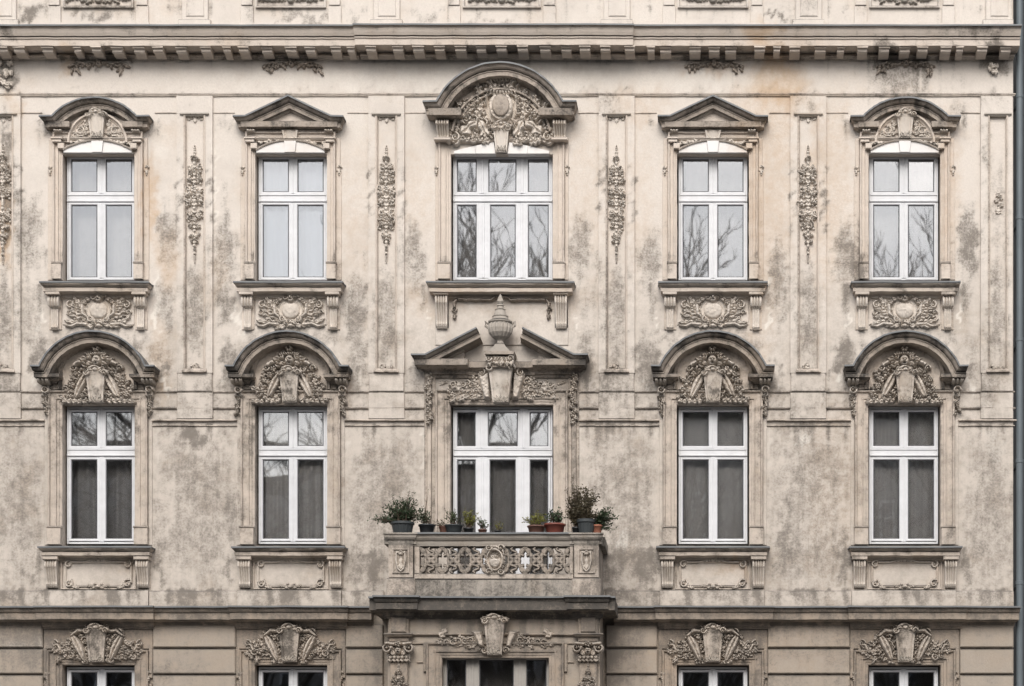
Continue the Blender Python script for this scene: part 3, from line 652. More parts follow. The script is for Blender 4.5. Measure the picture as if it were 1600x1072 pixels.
# ---- top cornice with modillions
PC = .52
def cornice_run(mb, a, b, py, base, rl, rr):
    zt = Z(py, base+PC)
    mb.sweep([(wx(a), zt), (wx(b), zt)], [(0, 0), (0, PC), (.02, PC), (.026, PC-.03), (.06, PC-.035), (.10, PC-.05), (.145, PC-.075), (.147, PC-.13), (.165, PC-.13), (.167, PC-.085), (.185, PC-.09), (.188, PC-.11), (.29, PC-.115), (.292, PC-.14), (.284, PC-.15), (.284, .13), (.295, .12), (.295, .06), (.325, .055), (.33, .10), (.352, .10), (.36, .06), (.375, .05), (.38, .02), (.395, .018), (.395, 0)], base, (rl, rr), sub=.11, jit=.003)
    return zt
mb = MB(); zt = cornice_run(mb, WL, 562, 39.5, 0, 0, 0); cornice_run(mb, 988, WR, 39.5, 0, 0, .14); cornice_run(mb, 566, 986, 38.0, .07, .12, .12)
cor = mb.build('top_cornice', 'trim', B)
mb = MB(); flash(mb, [(wx(WL), zt+.004), (wx(564), zt+.004)], PC, 0, (0, 0)); flash(mb, [(wx(988), zt+.004), (wx(WR), zt+.004)], PC, 0, (0, .14)); flash(mb, [(wx(566), Z(38, .59)+.004), (wx(986), Z(38, .59)+.004)], PC, .07, (.12, .12))
mb.build('zinc_flashing', 'zinc', cor, stain=False)
mods = [3, 29, 73, 120, 150, 182, 216, 246, 282, 321, 354, 380, 416, 454, 484, 524, 548, 580, 622, 654, 687, 720, 752, 784, 817, 852, 885, 914, 946, 984, 1017, 1040, 1086, 1116, 1142, 1187, 1214, 1242, 1282, 1314, 1348, 1382, 1414, 1442, 1478, 1500, 1535, 1572]
for i, mx_ in enumerate(mods):
    bs = .07 if 566 < mx_ < 988 else 0.0
    zt_ = Z(39.5, PC)-.284; k = .65 if mx_ in (120, 354, 548, 1017, 1214, 1314, 1500) else 1.0
    w_ = .082*k*rnd.uniform(.92, 1.06); pm = .30*rnd.uniform(.88, 1.04); hz = .105*rnd.uniform(.85, 1.1)
    mb = MB(); cx = 0; vs = []; fs = []
    side = [(0, 0), (pm+.03, 0), (pm+.03, -.03), (pm-.015, -.032), (pm-.02, -.075), (pm-.05, -.095), (pm*.6, -.085), (pm*.35, -hz), (0, -hz-.01)]
    for q in (-1, 1):
        for j, (p, dz) in enumerate(side):
            e = .012 if j in (1, 2) else 0
            vs.append((q*(w_+e)+rnd.uniform(-.004, .004), -p-.06-bs+rnd.uniform(-.006, .006), dz))
    n = len(side); fs = [tuple(range(n)), tuple(range(n, 2*n))[::-1]]+[(j, n+j, n+j+1, j+1) for j in range(n-1)]
    mb.add(vs, fs); mb.build('modillion', 'trim', cor, stain=False, loc=(X(mx_, .38), 0, zt_-.001 if not bs else Z(38, PC+.07)-.285))
# carved scraps hanging under the cornice
def scrap(seed, w=98, h=30):
    r = Relief(w+6, h+6, .7, seed); g = r.r
    r.face(0, 8, 6.5, 4)
    for q in (-1, 1):
        r.stroke([(q*6, 8), (q*18, 4), (q*30, 8), (q*w*.46, 2)], [2.4, 2.8, 2.2, 1.4], 3)
        for i in range(7): r.leaf(q*(8+i*5.5), 7-i*.6+g.uniform(-2, 2), -1.2*q+g.uniform(-1, 1) if q > 0 else math.pi+1.2+g.uniform(-1, 1), g.uniform(5, 10), 2.2, 3, 2)
        for i in range(4):
            if g.random() < .7: r.leaf(q*(w*.40-i*3+g.uniform(-3, 3)), 0, -math.pi/2+g.uniform(-.7, .7), g.uniform(6, 15), 2.4, 2.6, 2, g.uniform(-.5, .5))
    for i in range(5): r.leaf(0, 12, math.pi/2+(i-2)*.6, 6, 2, 3, 2)
    return r
for i, a in enumerate(AX):
    if i != 2: scrap(90+i).build('frieze_carving', 'hood', B, wx(a+(1 if i < 2 else 2)), Z(107), .0, scale=1.7, wear=.3)
r = Relief(26, 50, .8, 5)
for i in range(9): r.leaf(r.r.uniform(-8, 8), r.r.uniform(-20, 20), r.r.uniform(0, 6), r.r.uniform(9, 16), 4, 4, 2)
r.build('frieze_carving', 'relief', B, wx(8), Z(118), .04, wear=.4)
r = Relief(26, 34, .8, 6)
for i in range(4): r.leaf(r.r.uniform(-6, 6), r.r.uniform(-10, 10), r.r.uniform(2, 4), r.r.uniform(7, 13), 4, 4, 2)
r.build('frieze_carving', 'relief', B, wx(1556), Z(112), .04, wear=.5)

# ---- attic zone above the cornice: sill brackets and sunk panels
for i, a in enumerate(AX):
    att = MB(); hw = 60 if i == 2 else 54
    att.frame(wx(a-hw-1), wx(a+hw+1), Z(11.5, .05), Z(-24, .05), [(0, 0), (0, .05), (.02, .055), (.035, .03), (.04, .0)])
    for q in (-1, 1):
        x = a+q*(hw+14.5); att.box(wx(x-8.5), wx(x+8.5), -.055, -.0, Z(8, .05), Z(-22, .05), .006); att.box(wx(x-10), wx(x+10), -.035, -.0, Z(52), Z(8, .05)-.002, .006)
    att.sweep([(wx(a-hw-26), Z(35, .05)), (wx(a+hw+26), Z(35, .05))], [(0, 0), (.004, .05), (.25, .05), (.25, 0)], 0, (0, 0), sub=.1); att.build('apron_moulding', 'plaster', B)
    r = Relief(hw*2-6, 30, .9, 120+i)
    for q in (-1, 1):
        for k in range(7): r.leaf(q*(4+k*6.5), -4+k*.6, (0 if q > 0 else math.pi)+r.r.uniform(-.6, .6), 12, 4, 5, 2, r.r.uniform(-.4, .4))
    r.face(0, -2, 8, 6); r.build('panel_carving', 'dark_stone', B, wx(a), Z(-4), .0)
for x in PIL:
    att = MB(); pl = MB(); att.box(wx(x-20), wx(min(x+21, WR-.5)), -.05, 0, Z(32, .05), Z(-200), .01); att.box(wx(x-25), wx(min(x+25, WR-.3)), -.075, 0, Z(60), Z(30, .07), .012)
    pl.box(wx(x-13), wx(min(x+15, WR-.5)), -.065, 0, Z(26, .05), Z(-190), .012); o = att.build('attic_pilaster', 'plaster', B); pl.build('panel', 'plaster', o)
mb = MB(); mb.sweep([(wx(WL), Z(-330)), (wx(WR), Z(-330))], [(0, 0), (0, .5), (.1, .48), (.2, .3), (.4, .25), (.45, 0)], 0, (0, 1), sub=.5); mb.build('eaves_cornice', 'trim', B)

# ---- windows
def window(name, hw, H, cols_, rows_, mat='white', tr=None, label=None, door=False):
    """origin: axis, frame front plane, foot. cols_: pane x ranges per row; rows_: pane z ranges (pixels from the foot)"""
    root = None
    mb = MB(); y0, y1 = 0.0, .075
    W = hw*U; HH = H*U
    mb.frame(-W, W, 0, HH, [(0, -y1), (0, 0), (.002, .004), (.026, .004), (.03, 0), (.03, -y1)])
    t0, t1 = tr[0]*U, tr[1]*U
    # transom with its drip ledge
    mb.box(-W+.028, W-.028, -.006, y1, t0, t1, .004); mb.box(-W+.004, W-.004, -.028, -.0045, t0+.012, t0+.042, .006); mb.box(-W+.016, W-.016, -.02, -.0045, t1-.032, t1-.006, .006)
    for (ci, rr) in zip(cols_, rows_):
        for (a, b), (c, d) in zip(ci, ci[1:]):
            x0, x1 = (b+3.4)*U, (c-3.4)*U; z0, z1 = (t1, HH-.03) if rr[0] > tr[0] else (.03, t0)
            mb.box(x0, x1, -.010, y1, z0, z1, .006)
            if x1-x0 > .08: mb.box((x0+x1)/2-.022, (x0+x1)/2+.022, -.02, -.0095, z0+.004, z1-.004, .006)
            elif x1-x0 > .03: mb.box((x0+x1)/2-.012, (x0+x1)/2+.012, -.018, -.0095, z0+.004, z1-.004, .005)
    me = mb.mesh(name, M[mat]); root = link(name, me, None, None, label)
    for (ci, rr) in zip(cols_, rows_):
        for (a, b) in ci:
            e = 3.9*U; x0, x1, z0, z1 = a*U, b*U, rr[0]*U, rr[1]*U; eb = e*(2.6 if door and rr[0] < tr[0] else 1)
            mb = MB(); cxx, czz = (x0+x1)/2, (z0+z1)/2
            vs = []
            loops = [((e, eb), .05), ((e, eb), -.004), ((e-.004, eb-.004), -.010), ((.012, .012), -.010), ((.006, .006), -.002), ((0, 0), .008), ((0, 0), .03)]
            for (ex, ez), y in loops:
                vs += [(x0-ex-cxx, y, z0-ez-czz), (x1+ex-cxx, y, z0-ez-czz), (x1+ex-cxx, y, z1+ex-czz), (x0-ex-cxx, y, z1+ex-czz)]
            fs = [(i*4+k, i*4+(k+1) % 4, (i+1)*4+(k+1) % 4, (i+1)*4+k) for i in range(6) for k in range(4)]
            mb.add(vs, fs); link('sash', mb.mesh('sash', M[mat]), root, (cxx, 0, czz))
            mb = MB(); gx, gz = (x1-x0)/2, (z1-z0)/2
            vs = []
            for q, y in ((0, .006), (.012, .010), (.012, .02)): vs += [(-gx+q, y, -gz+q), (gx-q, y, -gz+q), (gx-q, y, gz-q), (-gx+q, y, gz-q)]
            mb.add(vs, [(i*4+k, i*4+(k+1) % 4, (i+1)*4+(k+1) % 4, (i+1)*4+k) for i in range(2) for k in range(4)]); link('glass_shade', mb.mesh('glass_shade', M['glass_shade']), root, (cxx, 0, czz))  # dark ring: the thin shade line around the glass, put in as colour
            mb = MB(); mb.box(-gx, gx, .014, .020, -gz, gz); o = link('pane', mb.mesh('pane', M['glass']), root, (cxx, 0, czz))
            o.rotation_euler = (R(rnd.uniform(-.35, .35)), 0, R(rnd.uniform(-.5, .5)))
    return root
RC = .17
two = [(-47.3, -6.9), (7.2, 47.6)]
w2 = window('window', 54, 198.5, [two, two], [(4.8, 117.8), (138.8, 189.8)], tr=(121.5, 135.5))
w3 = window('window', 54, 215, [two, two], [(8.2, 132), (153.8, 207)], tr=(136.5, 150))
def place(o, a, py, first, label=None, dx=0, rec=RC, base=0):
    loc = (wx(a)+dx, rec-base, Z(py, base-rec))
    if first: o.parent = B; o.location = loc
    else: o = copy_tree(o, B, loc)
    for ch in o.children:
        if ch.name.startswith('pane'): ch.rotation_euler = (R(rnd.uniform(-.4, .4)), 0, R(rnd.uniform(-.6, .6)))
    if label: o['label'] = label
    return o
L2 = ['upper window reflecting a cloud low in its panes', 'upper window with pale sheer behind all four panes', None, 'upper window reflecting a bare tree low in one pane', 'upper window reflecting bare branches in both lower panes']
first = True
for i, a in enumerate(AX):
    if i == 2: continue
    place(w2, a, 438, first, L2[i]); first = False
    place(w2, a, 438-466, False)
first = True
for i, a in enumerate(AX):
    if i == 2: continue
    place(w3, a, 850, first); first = False
    place(w3, a, 1256.5, False)
wc = window('window', 78, 198.5, [[(-71.5, -41.5), (-19.5, 19.8), (39.8, 71.6)], [(-71.5, -41.5), (-22.4, 20.8), (39.8, 71.6)]], [(4.8, 117.8), (138.8, 189.8)], tr=(121.5, 135.5), label='wide three-light window under the round arched hood')
place(wc, AX[2], 438, True); place(wc, AX[2], 438-466, False)
wd = window('balcony_door', 78, 278, [[(-71.5, -43), (-20.5, 20), (42.5, 71)], [(-71.5, -43), (-23, 23), (42.5, 71)]], [(16, 195), (216.8, 269.8)], tr=(199.5, 213), door=True)
place(wd, AX[2], 913, True)
wb = window('window', 81, 215, [[(-75.5, -46.5), (-26, 26), (45.5, 76)], [(-75.5, -46.5), (-26, 26), (45.5, 76)]], [(8.2, 132), (153.8, 207)], mat='grey_frame', tr=(136.5, 150), label='grey-brown three-light window under the balcony')

# ---- upper surrounds
def jambs(name, a, hw_in, hw_out, ptop, pbot, mat='trim', parent=B, base=0.0, foot=True, foot_h=24, over=None):
    """three-sided architrave: fillets and a flat, open at the sill"""
    zt, zb = Z(ptop, base+.07), Z(pbot, base+.0)
    T = (hw_out-hw_in)*U; mb = MB()
    prof = [(0, 0), (0, .085), (.012, .092), (.026, .085), (.036, .06), (.040, .05), (.52*T, .046), (.54*T, .06), (.60*T, .06), (.62*T, .035), (.80*T, .032), (.82*T, .02), (T-.012, .018), (T, .012), (T, -.02)]
    pts = [(wx(a-hw_out), zb), (wx(a-hw_out), zt), (wx(a+hw_out), zt), (wx(a+hw_out), zb)]
    mb.sweep(pts, prof, base, (0, 0), sub=.1, jit=.003)
    if foot:
        for q in (-1, 1):
            x0, x1 = sorted((wx(a+q*(hw_in+.5)), wx(a+q*(hw_out+1)))); h = foot_h*U
            mb.box(x0, x1, -(base+.105), -base-.002, zb, zb+h, .006); mb.box(x0-.008, x1+.008, -(base+.122), -base-.002, zb+h, zb+h+.03, .012)
    return mb.build(name, mat, parent)
def drops(parent, a, off, py, base=0.0):
    for q in (-1, 1):
        r = Relief(9, 20, .7, int(a)+q); r.scroll(0, 4, 3, 1.0, 0, q, 1, 2.5); r.leaf(0, 0, -math.pi/2, 8, 2, 3, 2); r.dome(0, -8, 1.2, 1.2, 2)
        r.build('drop', 'relief', parent, wx(a+q*off), Z(py), base)
def upper(i, a, kind):
    cx = wx(a); s = jambs('architrave', a, 56, 70, 206, 438)
    for q in (-1, 1):
        mb = MB(); x0, x1 = sorted((wx(a+q*70.5), wx(a+q*77))); mb.box(x0, x1, -.03, 0, Z(268), Z(216), .008)
        x0, x1 = sorted((wx(a+q*70.5), wx(a+q*79))); mb.box(x0, x1, -.018, 0, Z(438), Z(268)-.002, .006); mb.build('ear', 'trim', s)
    drops(s, a, 75.5, 266, .018)
    h = MB(); pm = .27
    T = 18.5*U
    if kind == 'arch': path, (zc, rr) = hood_path(cx, 181, 152, 72, 66, pm)
    else: path = [(cx-72*U, Z(181, pm)), (cx-67*U, Z(181, pm)), (cx, Z(149, pm)), (cx+67*U, Z(181, pm)), (cx+72*U, Z(181, pm))]
    h.sweep(path, hoodprof(pm, T), 0, (.5, .5), jit=.0035)
    zf = Z(189.5, pm-.1); fp = pm-.085
    fas = [(0, .0), (0, fp), (.008, fp+.008), (.092, fp), (.094, fp-.03), (.10, fp-.10), (.105, .06), (.12, .05), (.125, 0)]
    if kind == 'arch':
        for (x0, x1) in ((-64, -50), (50, 64)): h.sweep([(cx+x0*U, zf), (cx+x1*U, zf)], fas, 0, (.5, .5), jit=.001)
    else:
        h.sweep([(cx-66*U, zf), (cx+66*U, zf)], fas, 0, (.5, .5), sub=.12, jit=.003)
        tri = MB(); tri.prism([(cx-46*U, zf), (cx+46*U, zf), (cx, Z(164, .1))], -.05, 0)
        tri.sweep([(cx-44*U, Z(190, .1)), (cx, Z(170, .1)), (cx+44*U, Z(190, .1))], [(0, .05), (0, .10), (.03, .09), (.05, .05)], 0, (0, 0)); tri.build('tympanum', 'trim', s)
    hood = h.build('window_hood', 'hood', B)
    f = MB(); flash(f, [(x, z+.004) for x, z in path], pm, 0, (.5, .5)); f.build('flashing', 'zinc', hood, stain=False)
    # panel behind, imposts, consoles
    m = MB(); m.box(cx-64*U, cx+64*U, -.055, -.0, Z(222, .05), Z(201, .05), .004)
    m.sweep([(cx-58*U, Z(214, .1)), (cx+58*U, Z(214, .1))], [(0, 0), (0, .09), (.015, .10), (.03, .085), (.045, .07), (.05, 0)], 0, (0, 0), sub=.1)
    for q in (-1, 1):
        x = cx+q*62.5*U; m.box(x-9*U, x+9*U, -.15, -.0, Z(217, .13), Z(213.5, .13), .008); m.box(x-7*U, x+7*U, -.13, -.0, Z(222, .12), Z(217, .13)-.002, .008); m.box(x-5*U-q*6*U, x+5*U-q*6*U, -.11, 0, Z(232, .1), Z(223, .1), .008)
    m.build('lintel_band', 'trim', hood)
    c = MB(); console(c, 0, 0, 11.5*U, 15*U, .17, 'knob', seg=10); cm_ = c.mesh('console', M['relief'], smooth=False)
    for q in (-1, 1):
        link('console', cm_, hood, (cx+q*60.5*U, 0, Z(200.5, .16)))
    if kind == 'arch':
        m = MB(); m.sweep(arc(cx, Z(222, .1), 47*U, 180, 0, 26), [(0, .04), (0, .10), (.03, .11), (.05, .07), (.07, .06), (.07, .03)], 0, (0, 0)); m.build('inner_arch', 'trim', hood)
        m = MB(); m.prism(arc(cx, Z(220, .03), 58*U, 0, 180, 20), -.045, 0); m.build('tympanum', 'trim', hood)
        r = Relief(90, 40, .7, 300+i)
        for q in (-1, 1):
            for (x, y, an, l) in ((16, -14, 1.3, 16), (22, -15, .9, 18), (30, -16, .6, 12), (20, -4, 2.0, 12), (28, -8, 1.7, 12), (36, -14, 1.4, 9), (16, 2, .9, 10)):
                r.leaf(q*x, y, an if q > 0 else math.pi-an, l, l*.27, 5, 2, q*r.r.uniform(.1, .5))
            r.scroll(q*27, -6, 6.5, 1.4, 1, q, 1.5, 4); r.scroll(q*35, -14, 4, 1.2, 1, -q, 1.2, 3); r.flower(q*18, -11, 3.5, 4)
        r.build('tympanum_carving', 'relief', hood, cx, Z(198, .08), .045, wear=.25)
        keystone(hood, cx, 177, 215, 27, 18, .045, .15, .09)
    else:
        keystone(hood, cx, 203, 216, 25, 20, .055, .08, .05)
    r = Relief(114, 14, .7, 340+i)
    for q in (-1, 1):
        for k in range(8):
            if r.r.random() < .8: r.leaf(q*(14+k*5), 2-k*.8, (0 if q > 0 else math.pi)+r.r.uniform(-.5, .5), 8, 2.2, 2.5, 2)
    r.build('lintel_carving', 'relief', hood, cx, Z(221, .06), .055, wear=.4)
    # white segmental lintel of three blocks
    zb, ze, zc_ = Z(239.5, .03), Z(236.5, .03), Z(222, .03); a_ = 53*U; rise = zc_-ze; rr = (a_*a_+rise*rise)/(2*rise); th = math.degrees(math.asin(a_/rr)); cz = zc_-rr
    def seg(x0, x1, x0b, x1b, pr, nm='lintel_block'):
        top = []; n = 10
        for k in range(n+1):
            x = x1+(x0-x1)*k/n; top.append((cx+x, cz+math.sqrt(rr*rr-x*x)))
        m = MB(); m.prism([(cx+x0b, zb), (cx+x1b, zb)]+top, -pr, .12, 0); m.build(nm, 'pale', hood)
    seg(-53*U, -9.6*U, -53*U, -7.6*U, .075); seg(9.6*U, 53*U, 7.6*U, 53*U, .075); seg(-9.3*U, 9.3*U, -7.3*U, 7.3*U, .105)
    m = MB(); m.sweep([(cx+x*U, cz+math.sqrt(rr*rr-(x*U)**2)+.028) for x in [-54+i_*5.4 for i_ in range(21)]], [(0, .04), (0, .10), (.012, .11), (.024, .10), (.026, .05)], 0, (0, 0)); m.build('lintel_moulding', 'trim', hood)
    return hood
for i, kind in ((0, 'arch'), (1, 'pediment'), (3, 'pediment'), (4, 'arch')): upper(i, AX[i], kind)

# ---- upper sills with winged cartouches
def winged(seed):
    r = Relief(112, 66, .7, seed); g = r.r
    for q in (-1, 1):
        r.stroke([(q*50, 19), (q*30, 20), (q*12, 17)], [1.4, 1.6, 1.2], 2)
        r.leaf(q*8, -20, .55 if q > 0 else math.pi-.55, 50, 12, 4.5, 1, q*.12)
        for k in range(6): r.leaf(q*(12+k*2.5), -12+k*3.4, (.1+k*.13) if q > 0 else math.pi-(.1+k*.13), 38-k*3, 4.2, 5, 3, q*g.uniform(-.1, .25))
        for k in range(5): r.leaf(q*(8+k*7), -25+k*1.5, (.15+g.uniform(-.3, .3)) if q > 0 else math.pi-.15+g.uniform(-.3, .3), 18, 3.4, 4, 2, q*g.uniform(-.3, .4))
        r.scroll(q*44, 8, 6, 1.3, 1.5, -q, 1.6, 4); r.scroll(q*47, -4, 4, 1.2, 0, q, 1.3, 3.5); r.stroke([(q*20, -22), (q*34, -21), (q*42, -25), (q*52, -24)], [2.6, 2, 2.2, 1], 3)
        r.stroke([(q*15, 14), (q*25, 8), (q*24, -6), (q*12, -16)], [2.2, 2.6, 2.4, 2], 6); r.leaf(q*6, 18, -.2 if q > 0 else math.pi+.2, 18, 4, 6, 2)
        r.flower(q*22, 12, 4, 5)
    r.ring(0, 0, 17, 16, 2.6, 5); r.dome(0, 0, 14, 13.5, 3.4, 1.5); r.scroll(-12, -15, 5, 1.1, 2, 1, 1.6, 5); r.scroll(12, -15, 5, 1.1, 1, -1, 1.6, 5)
    for k in range(5): r.leaf(0, -16, -math.pi/2+(k-2)*.5, 12, 3.4, 5, 2)
    r.dome(0, -24, 4, 3, 4); r.face(0, 20, 8, 6)
    for k in range(7): r.leaf((k-3)*2.2, 24, math.pi/2+(3-k)*.38, 7, 2.3, 6, 1)
    for q in (-1, 1): r.scroll(q*8, 20, 4.5, 1.2, 0, q, 1.5, 5)
    return r
sc = MB(); console(sc, 0, 0, 17*U, 52*U, .15, 'knob', seg=13); sconsole = sc.mesh('console', M['festoon'])
sc = MB(); console(sc, 0, 0, 19*U, 42*U, .17, 'scroll', seg=16); sconsole3 = sc.mesh('console', M['festoon'])
sc = MB(); console(sc, 0, 0, 19*U, 50*U, .18, 'scroll', seg=16); sconsolec = sc.mesh('console', M['festoon'])
def sill(i, a, py, hw, chw, cw, cons, ch, T=22, pm=.27):
    cx = wx(a); m = MB(); z = Z(py, pm)
    m.sweep([(cx-(hw-4-pm*95*.55)*U, z), (cx+(hw-4-pm*95*.55)*U, z)], sillprof(pm, T*U), 0, (.55, .55), sub=.1, jit=.0035)
    o = m.build('window_sill', 'trim', B)
    f = MB(); f.box(cx-(hw-2)*U, cx+(hw-2)*U, -.03, .2, z+.002, z+.012); flash(f, [(cx-(hw-4-pm*95*.55)*U, z+.004), (cx+(hw-4-pm*95*.55)*U, z+.004)], pm, 0, (.55, .55)); f.build('flashing', 'zinc', o, stain=False)
    for q in (-1, 1):
        x = cx+q*chw*U; link('console', cons, o, (x, -.02, Z(py+20.5, .15)))
        m = MB(); m.box(x-(cw/2+2.5)*U, x+(cw/2+2.5)*U, -.21, -.0, Z(py+20, .18), Z(py+14.5, .19), .008); m.box(x-(cw/2+1)*U, x+(cw/2+1)*U, -.02, 0, Z(py+20+ch+3), Z(py+20, .02)-.01, .004); m.build('console_cap', 'trim', o)
    return o
for i, a in enumerate(AX):
    if i == 2: continue
    o = sill(i, a, 440.5, 88, 67, 17, sconsole, 52)
    m = MB(); m.box(wx(a-56), wx(a+56), -.022, 0, Z(508), Z(459), .01); m.build('apron', 'plaster', o)
    winged(400+i).build('winged_cartouche', 'festoon' if i > 2 else 'relief', o, wx(a+(0 if i != 0 else 1)), Z(484, .06), .022, scale=1.15, wear=.2)
o = sill(2, AX[2], 440.5, 118, 93, 19, sconsolec, 50, T=23, pm=.30)
m = MB(); m.box(wx(AX[2]-104), wx(AX[2]+104), -.02, 0, Z(540), Z(462), .01); m.build('apron', 'plaster', o)
r = Relief(160, 54, .8, 31); g = r.r
r.H[:] = 0
for q in (-1, 1):
    pts = [(q*x, 18-abs(g.uniform(-1, 1))*2+(4 if x < 14 else 0)) for x in range(0, 72, 5)]
    r.stroke(pts, [g.uniform(1.2, 2.4) for _ in pts], 4)
    r.stroke([(q*70, 17), (q*74, 12), (q*73, -2), (q*75, -10)], [1.6, 2.2, 1.4, 1.8], 3.5); r.scroll(q*74, 2, 4, 1.3, 0, q, 1.2, 3); r.leaf(q*73, -4, -1.6, 10, 2.5, 3, 2)
r.build('broken_garland', 'hood', o, wx(AX[2]), Z(487), .02, scale=1.8, wear=.3)

# ---- centre window of the upper storey: the big round hood
a = AX[2]; cx = wx(a); pm = .40
s = jambs('architrave', a, 79.5, 98, 200, 438)
for q in (-1, 1):
    mb = MB(); x0, x1 = sorted((wx(a+q*98.5), wx(a+q*104))); mb.box(x0, x1, -.03, 0, Z(268), Z(216), .008); mb.box(min(x0, x1), max(x0, x1), -.018, 0, Z(438), Z(268)-.002, .006); mb.build('ear', 'trim', s)
drops(s, a, 102, 266, .018)
path, (zc, rr) = hood_path(cx, 158, 97, 103, 98, pm)
h = MB(); h.sweep(path, hoodprof(pm, 22*U), 0, (.4, .4), jit=.0035)
zf = Z(169, pm-.1); fp = pm-.08
for (x0, x1) in ((-96, -76), (76, 96)): h.sweep([(cx+x0*U, zf), (cx+x1*U, zf)], [(0, 0), (0, fp), (.01, fp+.01), (.115, fp), (.117, fp-.03), (.122, fp-.12), (.13, .08), (.14, .06), (.145, 0)], 0, (.5, .5))
hood = h.build('window_hood', 'hood', B)
f = MB(); flash(f, [(x, z+.004) for x, z in path], pm, 0, (.4, .4)); f.build('flashing', 'zinc', hood, stain=False)
m = MB(); m.prism(arc(cx, Z(218, .03), 90*U, 0, 180, 30), -.045, 0); m.build('tympanum', 'trim', hood)
m = MB()
for rad, pp in ((78, .16), (72, .12)): m.sweep(arc(cx, zc, rad*U, 172, 8, 36), [(0, .04), (0, pp), (.03, pp+.01), (.04, pp-.04), (.045, .03)], 0, (0, 0))
m.build('inner_arch', 'hood', hood)
m = MB(); m.sweep([(cx-98*U, Z(217, .1)), (cx+98*U, Z(217, .1))], [(0, 0), (0, .09), (.015, .11), (.03, .09), (.045, .07), (.05, 0)], 0, (0, 0), sub=.1)
for q in (-1, 1): m.box(cx+(q*91-13)*U, cx+(q*91+13)*U, -.20, 0, Z(219, .18), Z(214.5, .18), .01)
m.build('lintel_band', 'trim', hood)
c = MB(); console(c, 0, 0, 20*U, 29*U, .26, 'scroll', seg=16); cm_ = c.mesh('console', M['relief'])
for q in (-1, 1): link('console', cm_, hood, (cx+q*91*U, 0, Z(186, .24)))
r = Relief(172, 124, .75, 777); g = r.r
for q in (-1, 1):
    for k in range(11):   # outer spray following the arch
        t = k/10; an = R(18+t*62); x, y = 66*math.cos(an), -38+74*math.sin(an)
        r.leaf(q*(x-8), y-6, (an+g.uniform(-.7, .7)) if q > 0 else math.pi-an+g.uniform(-.7, .7), g.uniform(13, 19), 5, 7, 2, g.uniform(-.4, .4))
        if k % 2: r.flower(q*(x-10), y-8, g.uniform(4.5, 6), 7)
    pts = [(x, y, g.uniform(-.5, 2.2)) for x in range(18, 76, 9) for y in range(-54, 24, 9) if (x/78)**2+((y+45)/80)**2 < .9]
    for (x, y, an) in pts:
        x += g.uniform(-3, 3); y += g.uniform(-3, 3); an = an if q > 0 else math.pi-an
        z = g.uniform(.8, 1.25); k = g.choice('llllffs')
        if k == 'l': r.leaf(q*x, y, an, 16*z, 5*z, 7*z, g.choice((2, 3)), g.uniform(-.4, .4))
        elif k == 'f': r.flower(q*x, y, 6*z, 7, g.choice((4, 5, 6)))
        else: r.scroll(q*x, y, 6*z, 1.3, g.uniform(0, 6), q, 1.8, 6)
    r.leaf(q*20, -50, .9 if q > 0 else math.pi-.9, 34, 8, 8, 2, q*.2, 2); r.leaf(q*62, -44, 2.3 if q > 0 else math.pi-2.3, 34, 8, 8, 2, q*.2, 2)
    for k in range(8): r.leaf(q*(22+k*7), -54, (g.uniform(.2, 1.4)) if q > 0 else math.pi-g.uniform(.2, 1.4), g.uniform(8, 14), 4, 6, 2)
    r.scroll(q*72, -48, 7, 1.5, 1.5, q, 2, 5)
r.poly([(-24, 8), (-16, -34), (16, -34), (24, 8), (18, 22), (-18, 22)], 9, 3, 2)
for q in (-1, 1): r.stroke([(q*23, 12), (q*22, 0), (q*14, -30)], [2.4, 2.4, 2], 12)
r.dome(0, -2, 18, 22, 2.5, 9)
for k in range(7): r.leaf((k-3)*3.5, 24, -math.pi/2+(k-3)*.28, 11, 3.3, 12, 1)
for k in range(9): r.leaf((k-4)*3.4, 36, math.pi/2-(k-4)*.3, 12, 3.4, 12, 1)
for q in (-1, 1): r.leaf(q*10, 26, 1.1 if q > 0 else math.pi-1.1, 22, 6, 10, 2, -q*.3)
for k in range(7): r.leaf((k-3)*3.2, 44, math.pi/2-(k-3)*.38, 11, 3.2, 13, 1)
r.dome(0, 52, 3, 5, 8)
for k in range(6): r.leaf((k-2.5)*4.5, -26, -math.pi/2+(k-2.5)*.25, 16, 4.3, 12, 2)
r.scroll(-10, -36, 6, 1.2, 1, 1, 2, 9); r.scroll(10, -36, 6, 1.2, 2, -1, 2, 9)
r.build('tympanum_carving', 'relief', hood, cx, Z(165, .12), .045, scale=1.2, wear=.22)
r = Relief(34, 44, .7, 779)
r.dome(0, 0, 13, 17, 2.5, 1); r.H *= 1-.25*np.exp(-((r.X/4)**2+((r.Y-3)/5)**2))
r.build('shield_boss', 'hood', hood, cx, Z(163, .25), .045+.17, scale=1.0, wear=.15)
keystone(hood, cx, 196, 237, 25, 17, .045, .13, .08, 'festoon')
zb, ze, zc_ = Z(241, .03), Z(237, .03), Z(222, .03); a_ = 74*U
for (t0, t1, b0, b1, pr) in ((-74, -42, -74, -40, .07), (-41.6, -12, -39.6, -9.5, .07), (12, 41.6, 9.5, 39.6, .07), (42, 74, 40, 74, .07)):
    tp = [(cx+t*U, ze+(zc_-ze)*(1-abs(t/74)**1.3)) for t in np.linspace(t1, t0, 6)]
    m = MB(); m.prism([(cx+b0*U, zb), (cx+b1*U, zb)]+tp, -pr, .12); m.build('lintel_block', 'pale', hood)

